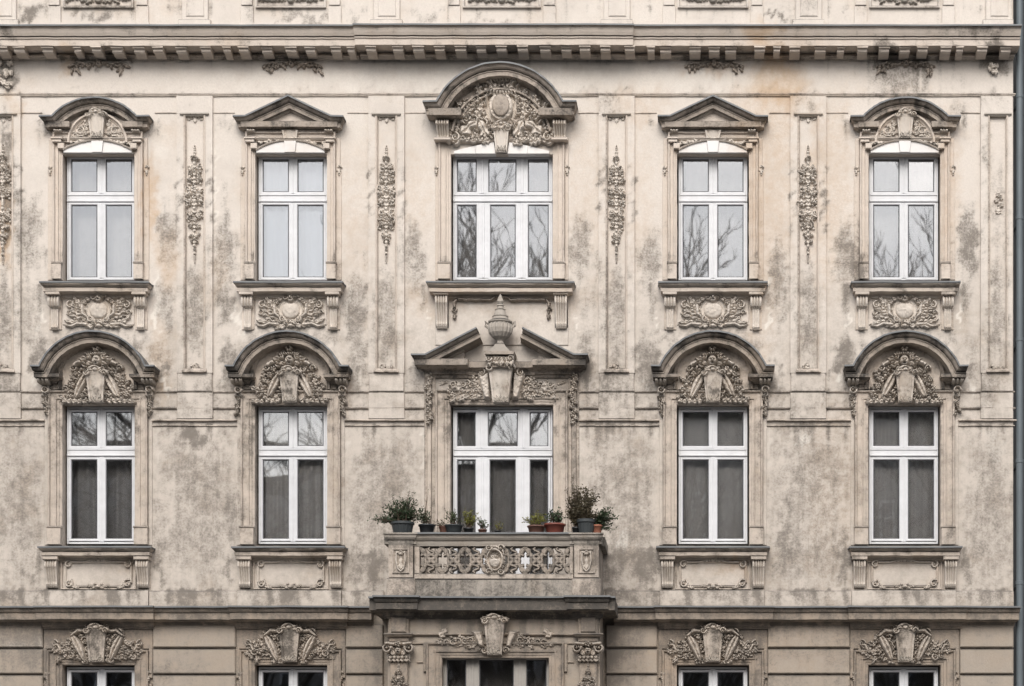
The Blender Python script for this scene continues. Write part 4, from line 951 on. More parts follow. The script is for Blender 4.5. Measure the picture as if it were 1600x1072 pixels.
# ---- lower storey surrounds: round hoods over carved cartouches
def arch_carving(seed):
    r = Relief(122, 94, .7, seed); g = r.r
    for q in (-1, 1):
        for k in range(12):
            t = k/11; an = R(4+t*78); x, y = 48*math.cos(an), -34+58*math.sin(an)
            r.leaf(q*(x-7), y-6, (an+g.uniform(-.9, .9)) if q > 0 else math.pi-an+g.uniform(-.9, .9), g.uniform(9, 14), 3.8, 6, 2, g.uniform(-.5, .5))
        pts = [(x, y) for x in range(15, 52, 8) for y in range(-42, 30, 8) if (x/54)**2+((y+36)/58)**2 < .84]
        for (x, y) in pts:
            x += g.uniform(-2, 2); y += g.uniform(-2, 2); an = g.uniform(-.6, 2.4); an = an if q > 0 else math.pi-an; z = g.uniform(.8, 1.2); k = g.choice('lllffsd')
            if k == 'l': r.leaf(q*x, y, an, 14*z, 4.6*z, 7.5*z, g.choice((2, 3)), g.uniform(-.5, .5))
            elif k == 'f': r.flower(q*x, y, 4.6*z, 6.5, g.choice((4, 5, 6)))
            elif k == 'd': r.dome(q*x, y, 2.6*z, 2.6*z, 6)
            else: r.scroll(q*x, y, 5*z, 1.3, g.uniform(0, 6), q, 1.5, 5.5)
        r.leaf(q*34, -40, 1.95 if q > 0 else math.pi-1.95, 52, 6.5, 7, .6, q*.1, 2); r.scroll(q*17, 14, 5.5, 1.3, 0, q, 2, 9)
        r.stroke([(q*11, 13), (q*22, 19), (q*32, 14), (q*36, 6)], [3, 4, 3.6, 2], 9)
        r.scroll(q*36, 8, 5, 1.2, 0, q, 1.8, 7)
        for k in range(5): r.leaf(q*(16+k*8), -44, (.3+g.uniform(-.3, .7)) if q > 0 else math.pi-(.3+g.uniform(-.3, .7)), 14, 4, 6, 2)
    for q in (-1, 1): r.leaf(q*5, 18, .5 if q > 0 else math.pi-.5, 22, 6, 10, 2, -q*.3); r.scroll(q*13, 25, 5, 1.2, 2, q, 2, 9)
    r.face(0, 20, 9, 10)
    for k in range(9): r.leaf((k-4)*2.4, 28, math.pi/2-(k-4)*.3, 8, 2.4, 10, 1)
    r.flower(0, 39, 6, 9, 6); r.dome(0, 43, 2.5, 3.5, 8)
    for k in range(5): r.leaf((k-2)*3.2, 10, -math.pi/2+(k-2)*.5, 9, 3, 9, 1)
    return r
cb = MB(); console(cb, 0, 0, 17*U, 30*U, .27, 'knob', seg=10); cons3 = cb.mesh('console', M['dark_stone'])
for i, a in enumerate(AX):
    if i == 2: continue
    cx = wx(a); pm = .40
    jambs('architrave', a, 56.5, 77.5, 610, 852, foot_h=26)
    for q in (-1, 1): mb = MB(); x0, x1 = sorted((wx(a+q*78), wx(a+q*84))); mb.box(x0, x1, -.02, 0, Z(852), Z(655), .006); mb.build('outer_strip', 'plaster', B)
    path, (zc, rr) = hood_path(cx, 571, 517, 87, 82.5, pm)
    h = MB(); h.sweep(path, hoodprof(pm, 20*U), 0, (.22, .22), jit=.004)
    ell = lambda a_, t0, t1, n_: [(cx+a_*U*math.cos(R(t0+(t1-t0)*k/n_)), Z(590, .05)+(Z(523, .05)-Z(590, .05))*(a_/70)*math.sin(R(t0+(t1-t0)*k/n_))) for k in range(n_+1)]
    zf = Z(584, pm-.12); fp = pm-.12
    for (x0, x1) in ((-79, -68), (68, 79)): h.sweep([(cx+x0*U, zf), (cx+x1*U, zf)], [(0, 0), (0, fp), (.01, fp+.012), (.05, fp), (.052, fp-.04), (.08, fp-.10), (.10, .10), (.12, .09), (.12, 0)], 0, (.5, .5))
    hood = h.build('window_hood', 'hood', B)
    f = MB(); flash(f, [(x, z+.004) for x, z in path], pm, 0, (.22, .22)); f.build('flashing', 'zinc', hood, stain=False)
    m = MB(); m.prism([(cx+71*U, Z(609))]+ell(70, 2, 178, 26)+[(cx-71*U, Z(609))], -.03, 0); m.build('tympanum', 'trim', hood)
    m = MB(); m.sweep([(cx-62*U, Z(608, .08))]+ell(62, 172, 8, 30)+[(cx+62*U, Z(608, .08))], [(0, .03), (0, .09), (.03, .10), (.045, .06), (.06, .05), (.062, .03)], 0, (0, 0)); m.build('inner_arch', 'hood', hood)
    for q in (-1, 1):
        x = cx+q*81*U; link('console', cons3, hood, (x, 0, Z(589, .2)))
        r = Relief(16, 50, .7, 500+i+q); r.scroll(0, 16, 6, 1.4, 0, q, 1.8, 6)
        for k in range(7): r.leaf(r.r.uniform(-2, 2), 10-k*4.5, -math.pi/2+r.r.uniform(-1, 1), 9, 3.2*(1-k*.06), 5, 2); r.dome(r.r.uniform(-3, 3), 6-k*4.5, 1.6, 1.6, 4)
        r.build('console_drop', 'relief', hood, x, Z(626, .05), .02, scale=1.7)
    arch_carving(600+i*3).build('tympanum_carving', 'relief', hood, cx-1*U, Z(583, .12), .03, scale=1.35, wear=.2)
    keystone(hood, cx, 580, 628, 30, 21, .05, .19, .12, 'relief')

# ---- lower storey sills with framed tablets
for i, a in enumerate(AX):
    if i == 2: continue
    o = sill(i, a, 854.5, 91, 71, 19, sconsole3, 46, T=21, pm=.27); cx = wx(a)
    m = MB(); m.frame(cx-59*U, cx+59*U, Z(921, .03), Z(871, .03), [(0, 0), (0, .03), (.012, .034), (.024, .03), (.03, .0)]); m.build('apron_frame', 'trim', o)
    m = MB()   # tablet with notched corners
    X0, X1, Y0, Y1, e, e2 = -50*U, 50*U, Z(915, .04), Z(879, .04), 9*U, 7*U
    pts = [(X0+e, Y0), (X1-e, Y0), (X1-e+.02, Y0+e2*.7), (X1, Y0+e2), (X1, Y1-e2), (X1-e+.02, Y1-e2*.7), (X1-e, Y1), (X0+e, Y1), (X0+e-.02, Y1-e2*.7), (X0, Y1-e2), (X0, Y0+e2), (X0+e-.02, Y0+e2*.7)]
    pts = [(cx+x, z) for x, z in pts]
    m.prism(pts, -.018, 0); m.build('tablet', 'plaster', o)
    m = MB(); m.sweep(pts[::-1], [(-.030, .0), (-.026, .045), (-.010, .055), (.004, .04), (.012, .02)], closed=True); m.build('tablet_frame', 'relief' if i < 2 else 'trim', o)
    r = Relief(114, 48, .7, 700+i); g = r.r
    for q in (-1, 1):
        r.scroll(q*46, -15, 6.5, 1.3, 1, q, 1.7, 4); r.leaf(q*40, -18, -.5 if q < 0 else math.pi+.5, 13, 3, 4, 2); r.scroll(q*46, 15, 6, 1.3, 1, -q, 1.6, 3.5); r.stroke([(q*40, 18), (q*22, 18), (q*12, 21)], [1.6, 1.2, 1.5], 3)
    for k in range(7): r.leaf((k-3)*4, -20, (math.pi/2-(k-3)*.35)+math.pi*(k % 2), 6, 2.6, 4.5, 2)
    for k in range(5): r.leaf((k-2)*3.6, 19, math.pi/2-(k-2)*.5, 6, 2.2, 3.5, 1)
    r.dome(0, -20, 4, 3, 5); r.dome(0, 21, 3, 2.4, 4); r.build('tablet_scrolls', 'relief', o, cx, Z(896.5, .04), .02, wear=.2)

# ---- centre of the lower storey: broken pediment, urn, wide architrave
a = AX[2]; cx = wx(a); pm = .42
jambs('architrave', a, 80.5, 103, 609, 852, foot=False)
for q in (-1, 1):
    mb = MB()
    for (o0, o1, p_) in ((103.5, 109, .03), (110, 116, .055), (116.3, 121, .02)):
        x0, x1 = sorted((wx(a+q*o0), wx(a+q*o1))); mb.box(x0, x1, -p_, 0, Z(922), Z(580), .008)
    mb.build('outer_strip', 'trim', B)
for q in (-1, 1):
    r = Relief(18, 86, .7, 810+q)
    for k in range(13): r.leaf(r.r.uniform(-2, 2), 36-k*6, -math.pi/2+r.r.uniform(-1.1, 1.1), 9, 3.4, 5, 2); r.dome(r.r.uniform(-4, 4), 36-k*6, 1.8, 2, 4)
    r.build('strip_carving', 'relief', B, wx(a+q*112.5), Z(620, .08), .055, scale=1.2)
h = MB()
zl, zh = Z(553.5, pm), Z(512.5, pm); T = 17*U
h.sweep([(cx-120*U, zl), (cx-115*U, zl), (cx-37*U, zh)], hoodprof(pm, T), 0, (.4, 0), jit=.0035)
h.sweep([(cx+37*U, zh), (cx+115*U, zl), (cx+120*U, zl)], hoodprof(pm, T), 0, (0, .4), jit=.0035)
zf = Z(560, pm-.07); fp = pm-.08
pf = [(0, 0), (0, fp), (.012, fp+.01), (.10, fp), (.102, fp-.03), (.12, fp-.12), (.15, .12), (.17, .10), (.20, .09), (.205, .05), (.25, .04), (.25, 0)]
h.sweep([(cx-116*U, zf), (cx-50*U, zf)], pf, 0, (.5, 0), sub=.12); h.sweep([(cx+50*U, zf), (cx+116*U, zf)], pf, 0, (0, .5), sub=.12)
fp = .19
h.sweep([(cx-52*U, zf-.012), (cx+52*U, zf-.012)], [(0, 0), (0, fp), (.012, fp+.01), (.10, fp), (.102, fp-.03), (.15, .10), (.20, .08), (.205, .05), (.25, .04), (.25, 0)], 0, (0, 0), sub=.12)
hood = h.build('broken_pediment', 'hood', B)
f = MB(); flash(f, [(cx-120*U, zl+.004), (cx-115*U, zl+.004), (cx-37*U, zh+.004)], pm, 0, (.4, .04)); flash(f, [(cx+37*U, zh+.004), (cx+115*U, zl+.004), (cx+120*U, zl+.004)], pm, 0, (.04, .4)); f.build('flashing', 'zinc', hood, stain=False)
for q in (-1, 1):
    m = MB(); pts = [(cx+q*98*U, zf), (cx+q*58*U, zf), (cx+q*58*U, Z(537, .1))]
    m.prism(pts if q < 0 else pts[::-1], -.10, 0)
    m.sweep([(cx-96*U, Z(562, .15)), (cx-58*U, Z(545, .15))] if q < 0 else [(cx+58*U, Z(545, .15)), (cx+96*U, Z(562, .15))], [(0, .1), (0, .15), (.03, .14), (.04, .1)], 0, (0, 0)); m.build('tympanum', 'trim', hood)
r = Relief(170, 58, .7, 900); g = r.r
for q in (-1, 1):
    for k in range(10):
        for j in range(3):
            x = 28+k*5.4+g.uniform(-2, 2); y = -16+j*11*(1-k/14)+g.uniform(-3, 3)
            r.leaf(q*x, y, (g.uniform(-.7, .9)) if q > 0 else math.pi-g.uniform(-.7, .9), g.uniform(10, 17), 5, 6, 3, g.uniform(-.5, .5))
    for k in range(7): r.scroll(q*(32+k*7), g.uniform(-14, 10)*(1-k/12)-3, 4.5, 1.2, g.uniform(0, 6), q, 1.6, 5)
    r.leaf(q*62, -4, .1 if q > 0 else math.pi-.1, 20, 7, 6, 2); r.scroll(q*76, 0, 5, 1.3, 0, -q, 1.5, 4)
    r.poly([(16, -24), (27, -24), (38, 18), (18, 18)] if q > 0 else [(-27, -24), (-16, -24), (-18, 18), (-38, 18)], 9, 3, 1)
    r.scroll(q*30, 18, 6, 1.3, 2, q, 2, 9)
r.build('pediment_carving', 'festoon', hood, cx, Z(600, .1), .03, scale=1.1, wear=.2)
for q in (-1, 1):
    r = Relief(18, 14, .7, 910+q); r.leaf(-6, -2, .3, 12, 3, 2); r.scroll(3, 0, 3.5, 1.2, 0, 1, 1, 2); r.build('small_sprig', 'relief', hood, cx+q*92*U, Z(598), .0)
keystone(hood, cx, 572, 628, 37, 24, .10, .24, .16, 'festoon')
m = MB(); zt_ = Z(548, .5); pc = -.30
def sq(mb, hw0, hw1, z0, z1, y0, y1):
    mb.add([(cx-hw0, y0, z0), (cx+hw0, y0, z0), (cx+hw0, y1, z0), (cx-hw0, y1, z0), (cx-hw1, y0, z1), (cx+hw1, y0, z1), (cx+hw1, y1, z1), (cx-hw1, y1, z1)], [(0, 1, 5, 4), (1, 2, 6, 5), (4, 5, 6, 7), (0, 3, 2, 1), (3, 0, 4, 7)])
sq(m, 19*U, 22*U, zt_-.24, zt_-.06, -.38, -.02); sq(m, 22*U, 23.5*U, zt_-.05, zt_, -.48, -.02)
m.build('keystone_capital', 'hood', hood)
r = Relief(44, 24, .7, 925)
for k in range(7): r.leaf((k-3)*5.6, 9, -math.pi/2+r.r.uniform(-.4, .4), 16, 4.6, 6, 2, r.r.uniform(-.4, .4))
for q in (-1, 1): r.scroll(q*17, 5, 5, 1.3, 0, q, 1.8, 6)
r.build('capital_leaves', 'relief', hood, cx, zt_-.16, .38, wear=.3)
m = MB(); sq(m, 17.5*U, 12*U, zt_+.0, zt_+.06, -.46, -.06); sq(m, 11.9*U, 7*U, zt_+.061, zt_+.13, -.40, -.12)
uz = zt_+.13; s_ = U
prof = [(7*s_, 0), (8*s_, .02), (6*s_, .05), (5.6*s_, .09), (8*s_, .12), (13*s_, .17, .10), (17.5*s_, .25, .13), (19.2*s_, .34, .13), (19*s_, .42, .10), (18*s_, .455), (20*s_, .465), (20.5*s_, .49), (19*s_, .50), (14*s_, .53), (13*s_, .575), (14*s_, .59), (12*s_, .60), (10*s_, .66), (8*s_, .72), (9*s_, .735), (5.5*s_, .75), (5*s_, .80), (6.5*s_, .815), (6*s_, .84), (4*s_, .86), (5.6*s_, .90), (4.6*s_, .95), (2*s_, 1.02), (.2*s_, 1.06)]
prof = [(p_[0]*.92, p_[1]*(.80 if p_[1] < .5 else .80*.5/p_[1]+.80*(p_[1]-.5)/p_[1]), *p_[2:]) for p_ in prof]
m.lathe((cx, -.28, uz), [p_ if len(p_) == 3 else (*p_, 0.0) for p_ in prof], seg=48, flute=16)
m.build('urn', 'dark_stone', hood, smooth=False)
m = MB()
for q in (-1, 1): m.tube([(cx+q*18*U, -.28, uz+.35), (cx+q*23*U, -.30, uz+.385), (cx+q*23*U, -.30, uz+.32), (cx+q*19*U, -.29, uz+.28)], [.018, .022, .02, .014], 8)
m.build('urn_handle', 'dark_stone', hood)

# ---- lower cornice, plinth band and its breaks forward
CP = .34
LC = [(0, 0), (0, CP), (.012, CP), (.02, CP-.03), (.06, CP-.04), (.085, CP-.06), (.09, CP-.085), (.10, CP-.085), (.102, CP-.075), (.20, CP-.08), (.202, CP-.11), (.215, CP-.115), (.225, .09), (.25, .08), (.27, .06), (.30, .05), (.305, .02), (.33, .015), (.33, 0)]
zt = Z(948, CP); segs = []
brk = [(a-84, a+88) for i, a in enumerate(AX) if i != 2]
cutb = brk+[(584, 960)]
for (x0, x1) in gaps(cutb): segs.append((x0, x1, 0.0))
for (x0, x1) in brk: segs.append((x0, x1, .06))
for (x0, x1, bs) in segs:
    e = (.2, .2) if bs else (0, .25 if x1 == WR else 0)
    m = MB(); f = MB(); m.sweep([(wx(x0), zt), (wx(x1), zt)], LC, bs, e, sub=.1, jit=.0035); flash(f, [(wx(x0), zt+.004), (wx(x1), zt+.004)], CP, bs, e)
    lc = m.build('storey_cornice', 'trim', B); f.build('flashing', 'zinc', lc, stain=False)
for (x0, x1) in gaps([(a-83, a+80) for i, a in enumerate(AX) if i != 2]+[(600, 948)]):
    m = MB(); m.sweep([(wx(x0), Z(922, .06)), (wx(x1), Z(922, .06))], [(0, 0), (.008, .045), (.03, .06), (.36, .065), (.36, 0)], 0, (0, 0), sub=.1, jit=.004); m.build('plinth_band', 'plaster', B)
for i, a in enumerate(AX):
    if i != 2: m = MB(); m.sweep([(wx(a-82), Z(921, .1)), (wx(a+79), Z(921, .1))], [(0, 0), (.006, .085), (.02, .10), (.36, .105), (.36, 0)], 0, (.05, .05), sub=.1, jit=.003); m.build('plinth_band', 'plaster', B)

# ---- ground storey: rusticated blocks and window surrounds
BPZ = [(976, 1011.5)]+[(1014.5+41*k, 1052.5+41*k) for k in range(11)]
bays = [(WL, 68), (240, 369), (541, 599), (947, 1027), (1199.5, 1327.5), (1499.5, WR)]
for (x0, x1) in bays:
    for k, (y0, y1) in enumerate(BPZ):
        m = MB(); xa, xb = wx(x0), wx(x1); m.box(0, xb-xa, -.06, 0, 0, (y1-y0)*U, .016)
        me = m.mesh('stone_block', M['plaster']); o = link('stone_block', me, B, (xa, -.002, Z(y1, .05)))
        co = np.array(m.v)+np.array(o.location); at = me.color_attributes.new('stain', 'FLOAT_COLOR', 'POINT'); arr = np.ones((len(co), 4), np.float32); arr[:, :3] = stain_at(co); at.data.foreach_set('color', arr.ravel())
def keycarve(seed):
    r = Relief(144, 68, .7, seed); g = r.r
    for q in (-1, 1):
        for k in range(14):
            t = k/13; x = 14+t*50; y = 22-t*34
            r.leaf(q*x, y-4, (.1-g.uniform(-.9, .9)) if q > 0 else math.pi-(.1-g.uniform(-.9, .9)), g.uniform(8, 14), 3.8, 5.5, 2, g.uniform(-.5, .5))
        pts = [(x, y) for x in range(14, 60, 7) for y in range(-30, 22, 7) if y < 24-x*.7 and y > -34+x*.18]
        for (x, y) in pts:
            x += g.uniform(-2, 2); y += g.uniform(-2, 2); an = g.uniform(-.9, 1.6); an = an if q > 0 else math.pi-an; z = g.uniform(.8, 1.2); k = g.choice('lllfsl')
            if k == 'l': r.leaf(q*x, y, an, 12*z, 4*z, 6*z, 2, g.uniform(-.5, .5))
            elif k == 'f': r.flower(q*x, y, 5*z, 6, 5)
            else: r.scroll(q*x, y, 5*z, 1.3, g.uniform(0, 6), q, 1.6, 5)
        r.leaf(q*20, -30, 1.25 if q > 0 else math.pi-1.25, 50, 6, 8, .6, -q*.12, 2); r.scroll(q*34, 16, 5, 1.3, 0, q, 2, 8); r.stroke([(q*14, 16), (q*30, 18), (q*40, 10)], [3, 3.5, 2], 7)
        r.scroll(q*66, -2, 5.5, 1.4, 1.6, q, 1.7, 4.5); r.stroke([(q*58, -12), (q*62, -4), (q*66, -4)], [2, 2, 1.5], 4)
    r.face(0, 25, 7, 8)
    for k in range(9): r.leaf((k-4)*3.2, 24, math.pi/2-(k-4)*.33, 8, 2.8, 8, 1)
    return r
for i, a in enumerate(AX):
    if i == 2: continue
    cx = wx(a); o = jambs('architrave', a, 56.5, 79, 1016, 1264, foot=False)
    for q in (-1, 1):
        m = MB()
        for (o0, o1, p_, t0, t1) in ((79.5, 85.2, .05, 1060, 1013), (79.5, 84, .035, 1264, 1068)):
            x0, x1 = sorted((wx(a+q*o0), wx(a+q*o1))); m.box(x0, x1, -p_, 0, Z(t1 if t1 > t0 else t0), Z(min(t0, t1)), .008)
        m.build('outer_strip', 'trim', o)
    m = MB(); m.box(wx(a-85), wx(a+85), -.03, 0, Z(1014), Z(972), .005); m.build('head_panel', 'trim', o)
    drops(o, a, 79, 1056, .05)
    keycarve(1000+i*7).build('head_carving', 'relief', o, cx, Z(1003, .1), .03, scale=1.25, wear=.2)
    keystone(o, cx, 983, 1034, 32, 22, .04, .17, .12, 'relief')
    m = MB(); m.sweep([(cx-86*U, Z(1266, .2)), (cx+86*U, Z(1266, .2))], sillprof(.22, .2), 0, (.3, .3)); m.build('window_sill', 'trim', B)

# ---- the projecting bay below the balcony
P = BAYP; ac = 784.2
bx = lambda o: wx(ac+o)
hb = (bx(-81), bx(81), Z(1272, P), Z(1025, P))
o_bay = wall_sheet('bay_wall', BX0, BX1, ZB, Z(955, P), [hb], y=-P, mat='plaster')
m = MB(); z0, z1 = ZB, Z(955, P)
m.add([(BX0, -P, z0), (BX0, 0, z0), (BX0, 0, z1), (BX0, -P, z1), (BX1, -P, z0), (BX1, 0, z0), (BX1, 0, z1), (BX1, -P, z1)], [(0, 3, 2, 1), (4, 5, 6, 7)])
x0, x1, z0, z1 = hb; ya, yb = -P, -P+.36
m.add([(x0, ya, z0), (x0, yb, z0), (x0, yb, z1), (x0, ya, z1), (x1, ya, z0), (x1, yb, z0), (x1, yb, z1), (x1, ya, z1)], [(0, 1, 2, 3), (4, 7, 6, 5), (3, 2, 6, 7), (0, 4, 5, 1)])
m.build('bay_side', 'trim', o_bay)
m = MB(); m.box(BX0-.04, BX1+.04, -P-.08, -.1, 0, ZB, .02); m.build('bay_plinth', 'dark_stone', o_bay)
m = MB(); m.box(BX0+.05, BX1-.05, -P+.55, -P+.6, .3, Z(960, P)); m.build('bay_room_back', 'interior', o_bay, stain=False)
wb.parent = B; wb.location = (bx(0), -P+.17, Z(1243.5, P-.17))
jambs('architrave', ac, 81, 104, 1004, 1272, base=P, foot=False, parent=o_bay)
# string mouldings across the bay
m = MB()
for py, pr in ((989.5, [(0, 0), (0, .05), (.02, .06), (.03, .05), (.04, .02), (.045, 0)]), (1003.5, [(0, 0), (0, .03), (.02, .035), (.03, 0)])):
    m.sweep([(BX0, Z(py, P+.05)), (BX1, Z(py, P+.05))], pr, P, (1, 1), sub=.12)
for q in (-1, 1):
    x0, x1 = sorted((bx(q*104.5), bx(q*119))); m.sweep([(x0, Z(1033, P+.03)), (x1, Z(1033, P+.03))], [(0, 0), (0, .025), (.02, .03), (.03, 0)], P, (0, 0), sub=.1)
    x0, x1 = sorted((bx(q*104.5), bx(q*109))); m.box(x0, x1, -P-.05, -P, Z(1050, P), Z(1006, P), .008)
m.build('bay_moulding', 'trim', o_bay)
PX = [(-148, -156, -134), (148, 134, 156)]
for q in (-1, 1):
    xc_ = (BX0+BX1)/2+q*((BX1-BX0)/2-.185); hw = .140
    m = MB(); m.box(xc_-hw, xc_+hw, -P-.085, -P, ZB, Z(1034, P+.08), .012); m.box(xc_-hw-.03, xc_+hw+.03, -P-.10, -P, Z(1033, P+.1), Z(1005.5, P+.1), .01)
    m.box(xc_-hw-.02, xc_+hw+.02, -P-.075, -P, Z(1003, P+.07), Z(960, P+.07), .014)
    m.sweep([(xc_-hw-.03, Z(989, P+.15)), (xc_+hw+.03, Z(989, P+.15))], [(0, 0), (0, .07), (.02, .085), (.035, .06), (.05, .05), (.055, 0)], P+.075, (.8, .8))
    m.sweep([(xc_-hw-.03, Z(1003, P+.15)), (xc_+hw+.03, Z(1003, P+.15))], [(0, 0), (0, .06), (.02, .06), (.03, .0)], P+.09, (.8, .8))
    m.box(xc_-hw+.02, xc_+hw-.02, -P-.10, -P, Z(988, P+.08), Z(964, P+.08), .012)
    o = m.build('bay_pilaster', 'trim', o_bay)
    r = Relief(48, 32, .7, 1200+q); r.poly([(-17, -14), (17, -14), (18, 12), (-18, 12)], 1, 1, .5)
    for s2 in (-1, 1): r.scroll(s2*17, 6, 8, 1.7, math.pi/2, s2, 2.2, 9); r.leaf(s2*4, -14, math.pi/2-s2*.3, 20, 5, 5, 2)
    r.stroke([(-18, 13), (0, 11), (18, 13)], [2.4, 2.8, 2.4], 7); r.face(0, 2, 6, 7); r.flower(0, 12, 5, 8)
    for k in range(5): r.leaf((k-2)*6, -15, math.pi/2, 11, 3.4, 4.5, 2)
    r.build('capital', 'relief', o, xc_, Z(1019, P+.1), P+.10, scale=1.2)
    festoon(1300+q, 110, 30).build('carved_drop', 'relief', o, xc_, Z(1092, P+.1), P+.083, scale=1.3)
r = Relief(190, 66, .75, 1400); g = r.r
for q in (-1, 1):
    for k in range(16):
        x = 18+k*4.0; y = -2-k*.7+g.uniform(-5, 5)*(1-k/22)
        r.leaf(q*x, y, (g.uniform(-.8, .7)) if q > 0 else math.pi-g.uniform(-.8, .7), g.uniform(9, 14), 3.8, 5, 2, g.uniform(-.5, .5))
        if k < 9: r.leaf(q*x, y-10+k*.5, (g.uniform(-.8, .7)) if q > 0 else math.pi-g.uniform(-.8, .7), g.uniform(8, 12), 3.6, 5, 2, g.uniform(-.5, .5))
    for k in range(6): r.scroll(q*(28+k*9), -6-k*.8, 4.5, 1.2, g.uniform(0, 6), q, 1.6, 5)
    r.poly([(15, -18), (24, -18), (36, 8), (20, 8)] if q > 0 else [(-24, -18), (-15, -18), (-20, 8), (-36, 8)], 7, 3, 1); r.scroll(q*16, -22, 5, 1.3, 0, q, 1.8, 6)
    r.leaf(q*84, -2, 2.2 if q > 0 else math.pi-2.2, 18, 5, 3, 2)
r.build('bay_carving', 'relief', o_bay, bx(0), Z(993, P+.12), P+.02, scale=1.2, wear=.25)
keystone(o_bay, bx(0), 968, 1023, 31, 21, P+.04, .20, .14, 'relief')
r = Relief(44, 20, .7, 1450)
for k in range(9): r.leaf((k-4)*3.2, -6, math.pi/2-(k-4)*.33, 10, 3.2, 9, 1)
r.dome(0, 0, 7, 5, 8); r.build('key_crest', 'relief', o_bay, bx(0), Z(962, P+.2), P+.10, scale=1.2)

# ---- balcony
BP = 1.40
balc = MB(); bc = (BX0+BX1)/2
zt = Z(933, P+.35)
LB = [(q[0]*.95, q[1]) for q in LC]
balc.sweep([(BX0-.0, zt), (BX1+.0, zt)], LB, P, (.72, .72), sub=.1, jit=.0035)
e = .40
for q in (-1, 1):
    xc_ = bc+q*((BX1-BX0)/2-.185); balc.sweep([(xc_-.22, zt+.003), (xc_+.22, zt+.003)], LB, P+.07, (.42, .42), sub=.1)
balc.box(BX0-.25, BX1+.25, -P-.30, 0, zt-.20, zt-.004)
bal = balc.build('balcony', 'hood', B)
f = MB(); flash(f, [(BX0, zt+.006), (BX1, zt+.006)], CP, P, (.72, .72))
for q in (-1, 1):
    xc_ = bc+q*((BX1-BX0)/2-.185); flash(f, [(xc_-.22, zt+.012), (xc_+.22, zt+.012)], CP, P+.07, (.42, .42))
f.build('flashing', 'zinc', bal, stain=False)
# parapet, front plane at BP
QX0, QX1 = X(606, BP), X(936.5, BP); zb0 = zt+.0; zcap = Z(832, BP+.1)
z_pl = Z(905, BP); z_rail0 = Z(896, BP); z_rail1 = Z(853, BP); pw = 39*U
m = MB(); yf = -BP
def parapet(mb, x0, x1, y0, y1): pass
m.box(QX0+pw+.002, QX1-pw-.002, -BP+.02, -BP+.26, zb0, z_pl, .012)                      # plinth course
for s2 in (-1, 1):
    xa = QX0 if s2 < 0 else QX1-.24
    m.box(xa+.0, xa+.24, -BP+.42, -.02, zb0, z_pl)
m.build('parapet_plinth', 'dark_stone', bal)
m = MB(); m.box(QX0+pw+.002, QX1-pw-.002, -BP+.01, -BP+.25, z_pl+.002, z_rail0-.001, .012)
m.box(QX0+pw+.002, X(655, BP), -BP+.03, -BP+.24, z_rail0, z_rail1, .01); m.box(X(890.5, BP), QX1-pw-.002, -BP+.03, -BP+.24, z_rail0, z_rail1, .01)
m.box(QX0+pw+.002, QX1-pw-.002, -BP+.03, -BP+.24, z_rail1+.001, Z(849, BP), .01)
for s2 in (-1, 1):
    xa = QX0+.01 if s2 < 0 else QX1-.23
    m.box(xa, xa+.22, -BP+.42, -.02, z_pl+.002, Z(849, BP))
m.build('parapet_rail', 'trim', bal)
m = MB(); CAPP = [(0, 0), (0, .10), (.02, .10), (.028, .08), (.07, .07), (.10, .045), (.11, .02), (.15, .015), (.19, .0)]
zc0 = Z(833, BP+.08)
m.sweep([(QX0+pw, zc0), (QX1-pw, zc0)], CAPP, BP-.03, (0, 0), sub=.1)
m.box(QX0+pw-.05, QX1-pw+.05, -BP+.028, -BP+.32, zc0-.19, zc0-.001)
for s2 in (-1, 1):
    xa, xb = (QX0, QX0+pw) if s2 < 0 else (QX1-pw, QX1)
    m.sweep([(xa+.02, zc0+.004), (xb-.02, zc0+.004)], CAPP, BP-.0, (.9, .9)); m.box(xa-.06, xb+.04, -BP+.001, -BP+.36, zc0-.16, zc0+.003)
    xs = xa-.07 if s2 < 0 else xb-.27
    m.box(xs, xs+.34, -BP+.361, -.02, zc0-.14, zc0, .0)
cap = m.build('parapet_cap', 'dark_stone', bal)
m = MB(); flash(m, [(QX0+pw+.02, zc0+.008), (QX1-pw-.02, zc0+.008)], .10, BP-.03, (0, 0))
m.build('cap_flashing', 'zinc', bal, stain=False)
for s2 in (-1, 1):
    xa, xb = (QX0, QX0+pw) if s2 < 0 else (QX1-pw, QX1)
    m = MB(); m.box(xa+.012, xb-.012, -BP+.0, -BP+.40, Z(902, BP), zc0-.19+.03); m.box(xa-.02, xb+.02, -BP-.03, -BP+.42, zb0, Z(903.5, BP), .016)
    m.frame(xa+.07, xb-.07, Z(896, BP), Z(857, BP), [(0, 0), (0, .02), (.012, .026), (.024, .02), (.028, .004)], BP)
    o = m.build('pedestal', 'trim', bal)
    r = Relief(24, 42, .7, 1500+s2); r.stroke([(-6, 14), (-7, 0), (-4, -12), (0, -16), (4, -12), (7, 0), (6, 14), (0, 10), (-6, 14)], [1.3]*9, 3); r.leaf(0, -13, 1.57, 20, 3, 2, 2)
    for k in range(3): r.leaf(0, 10, 1.57+(k-1)*.9, 7, 2.2, 3, 2)
    r.build('pedestal_carving', 'relief', o, (xa+xb)/2, Z(876.5, BP), BP+.003)
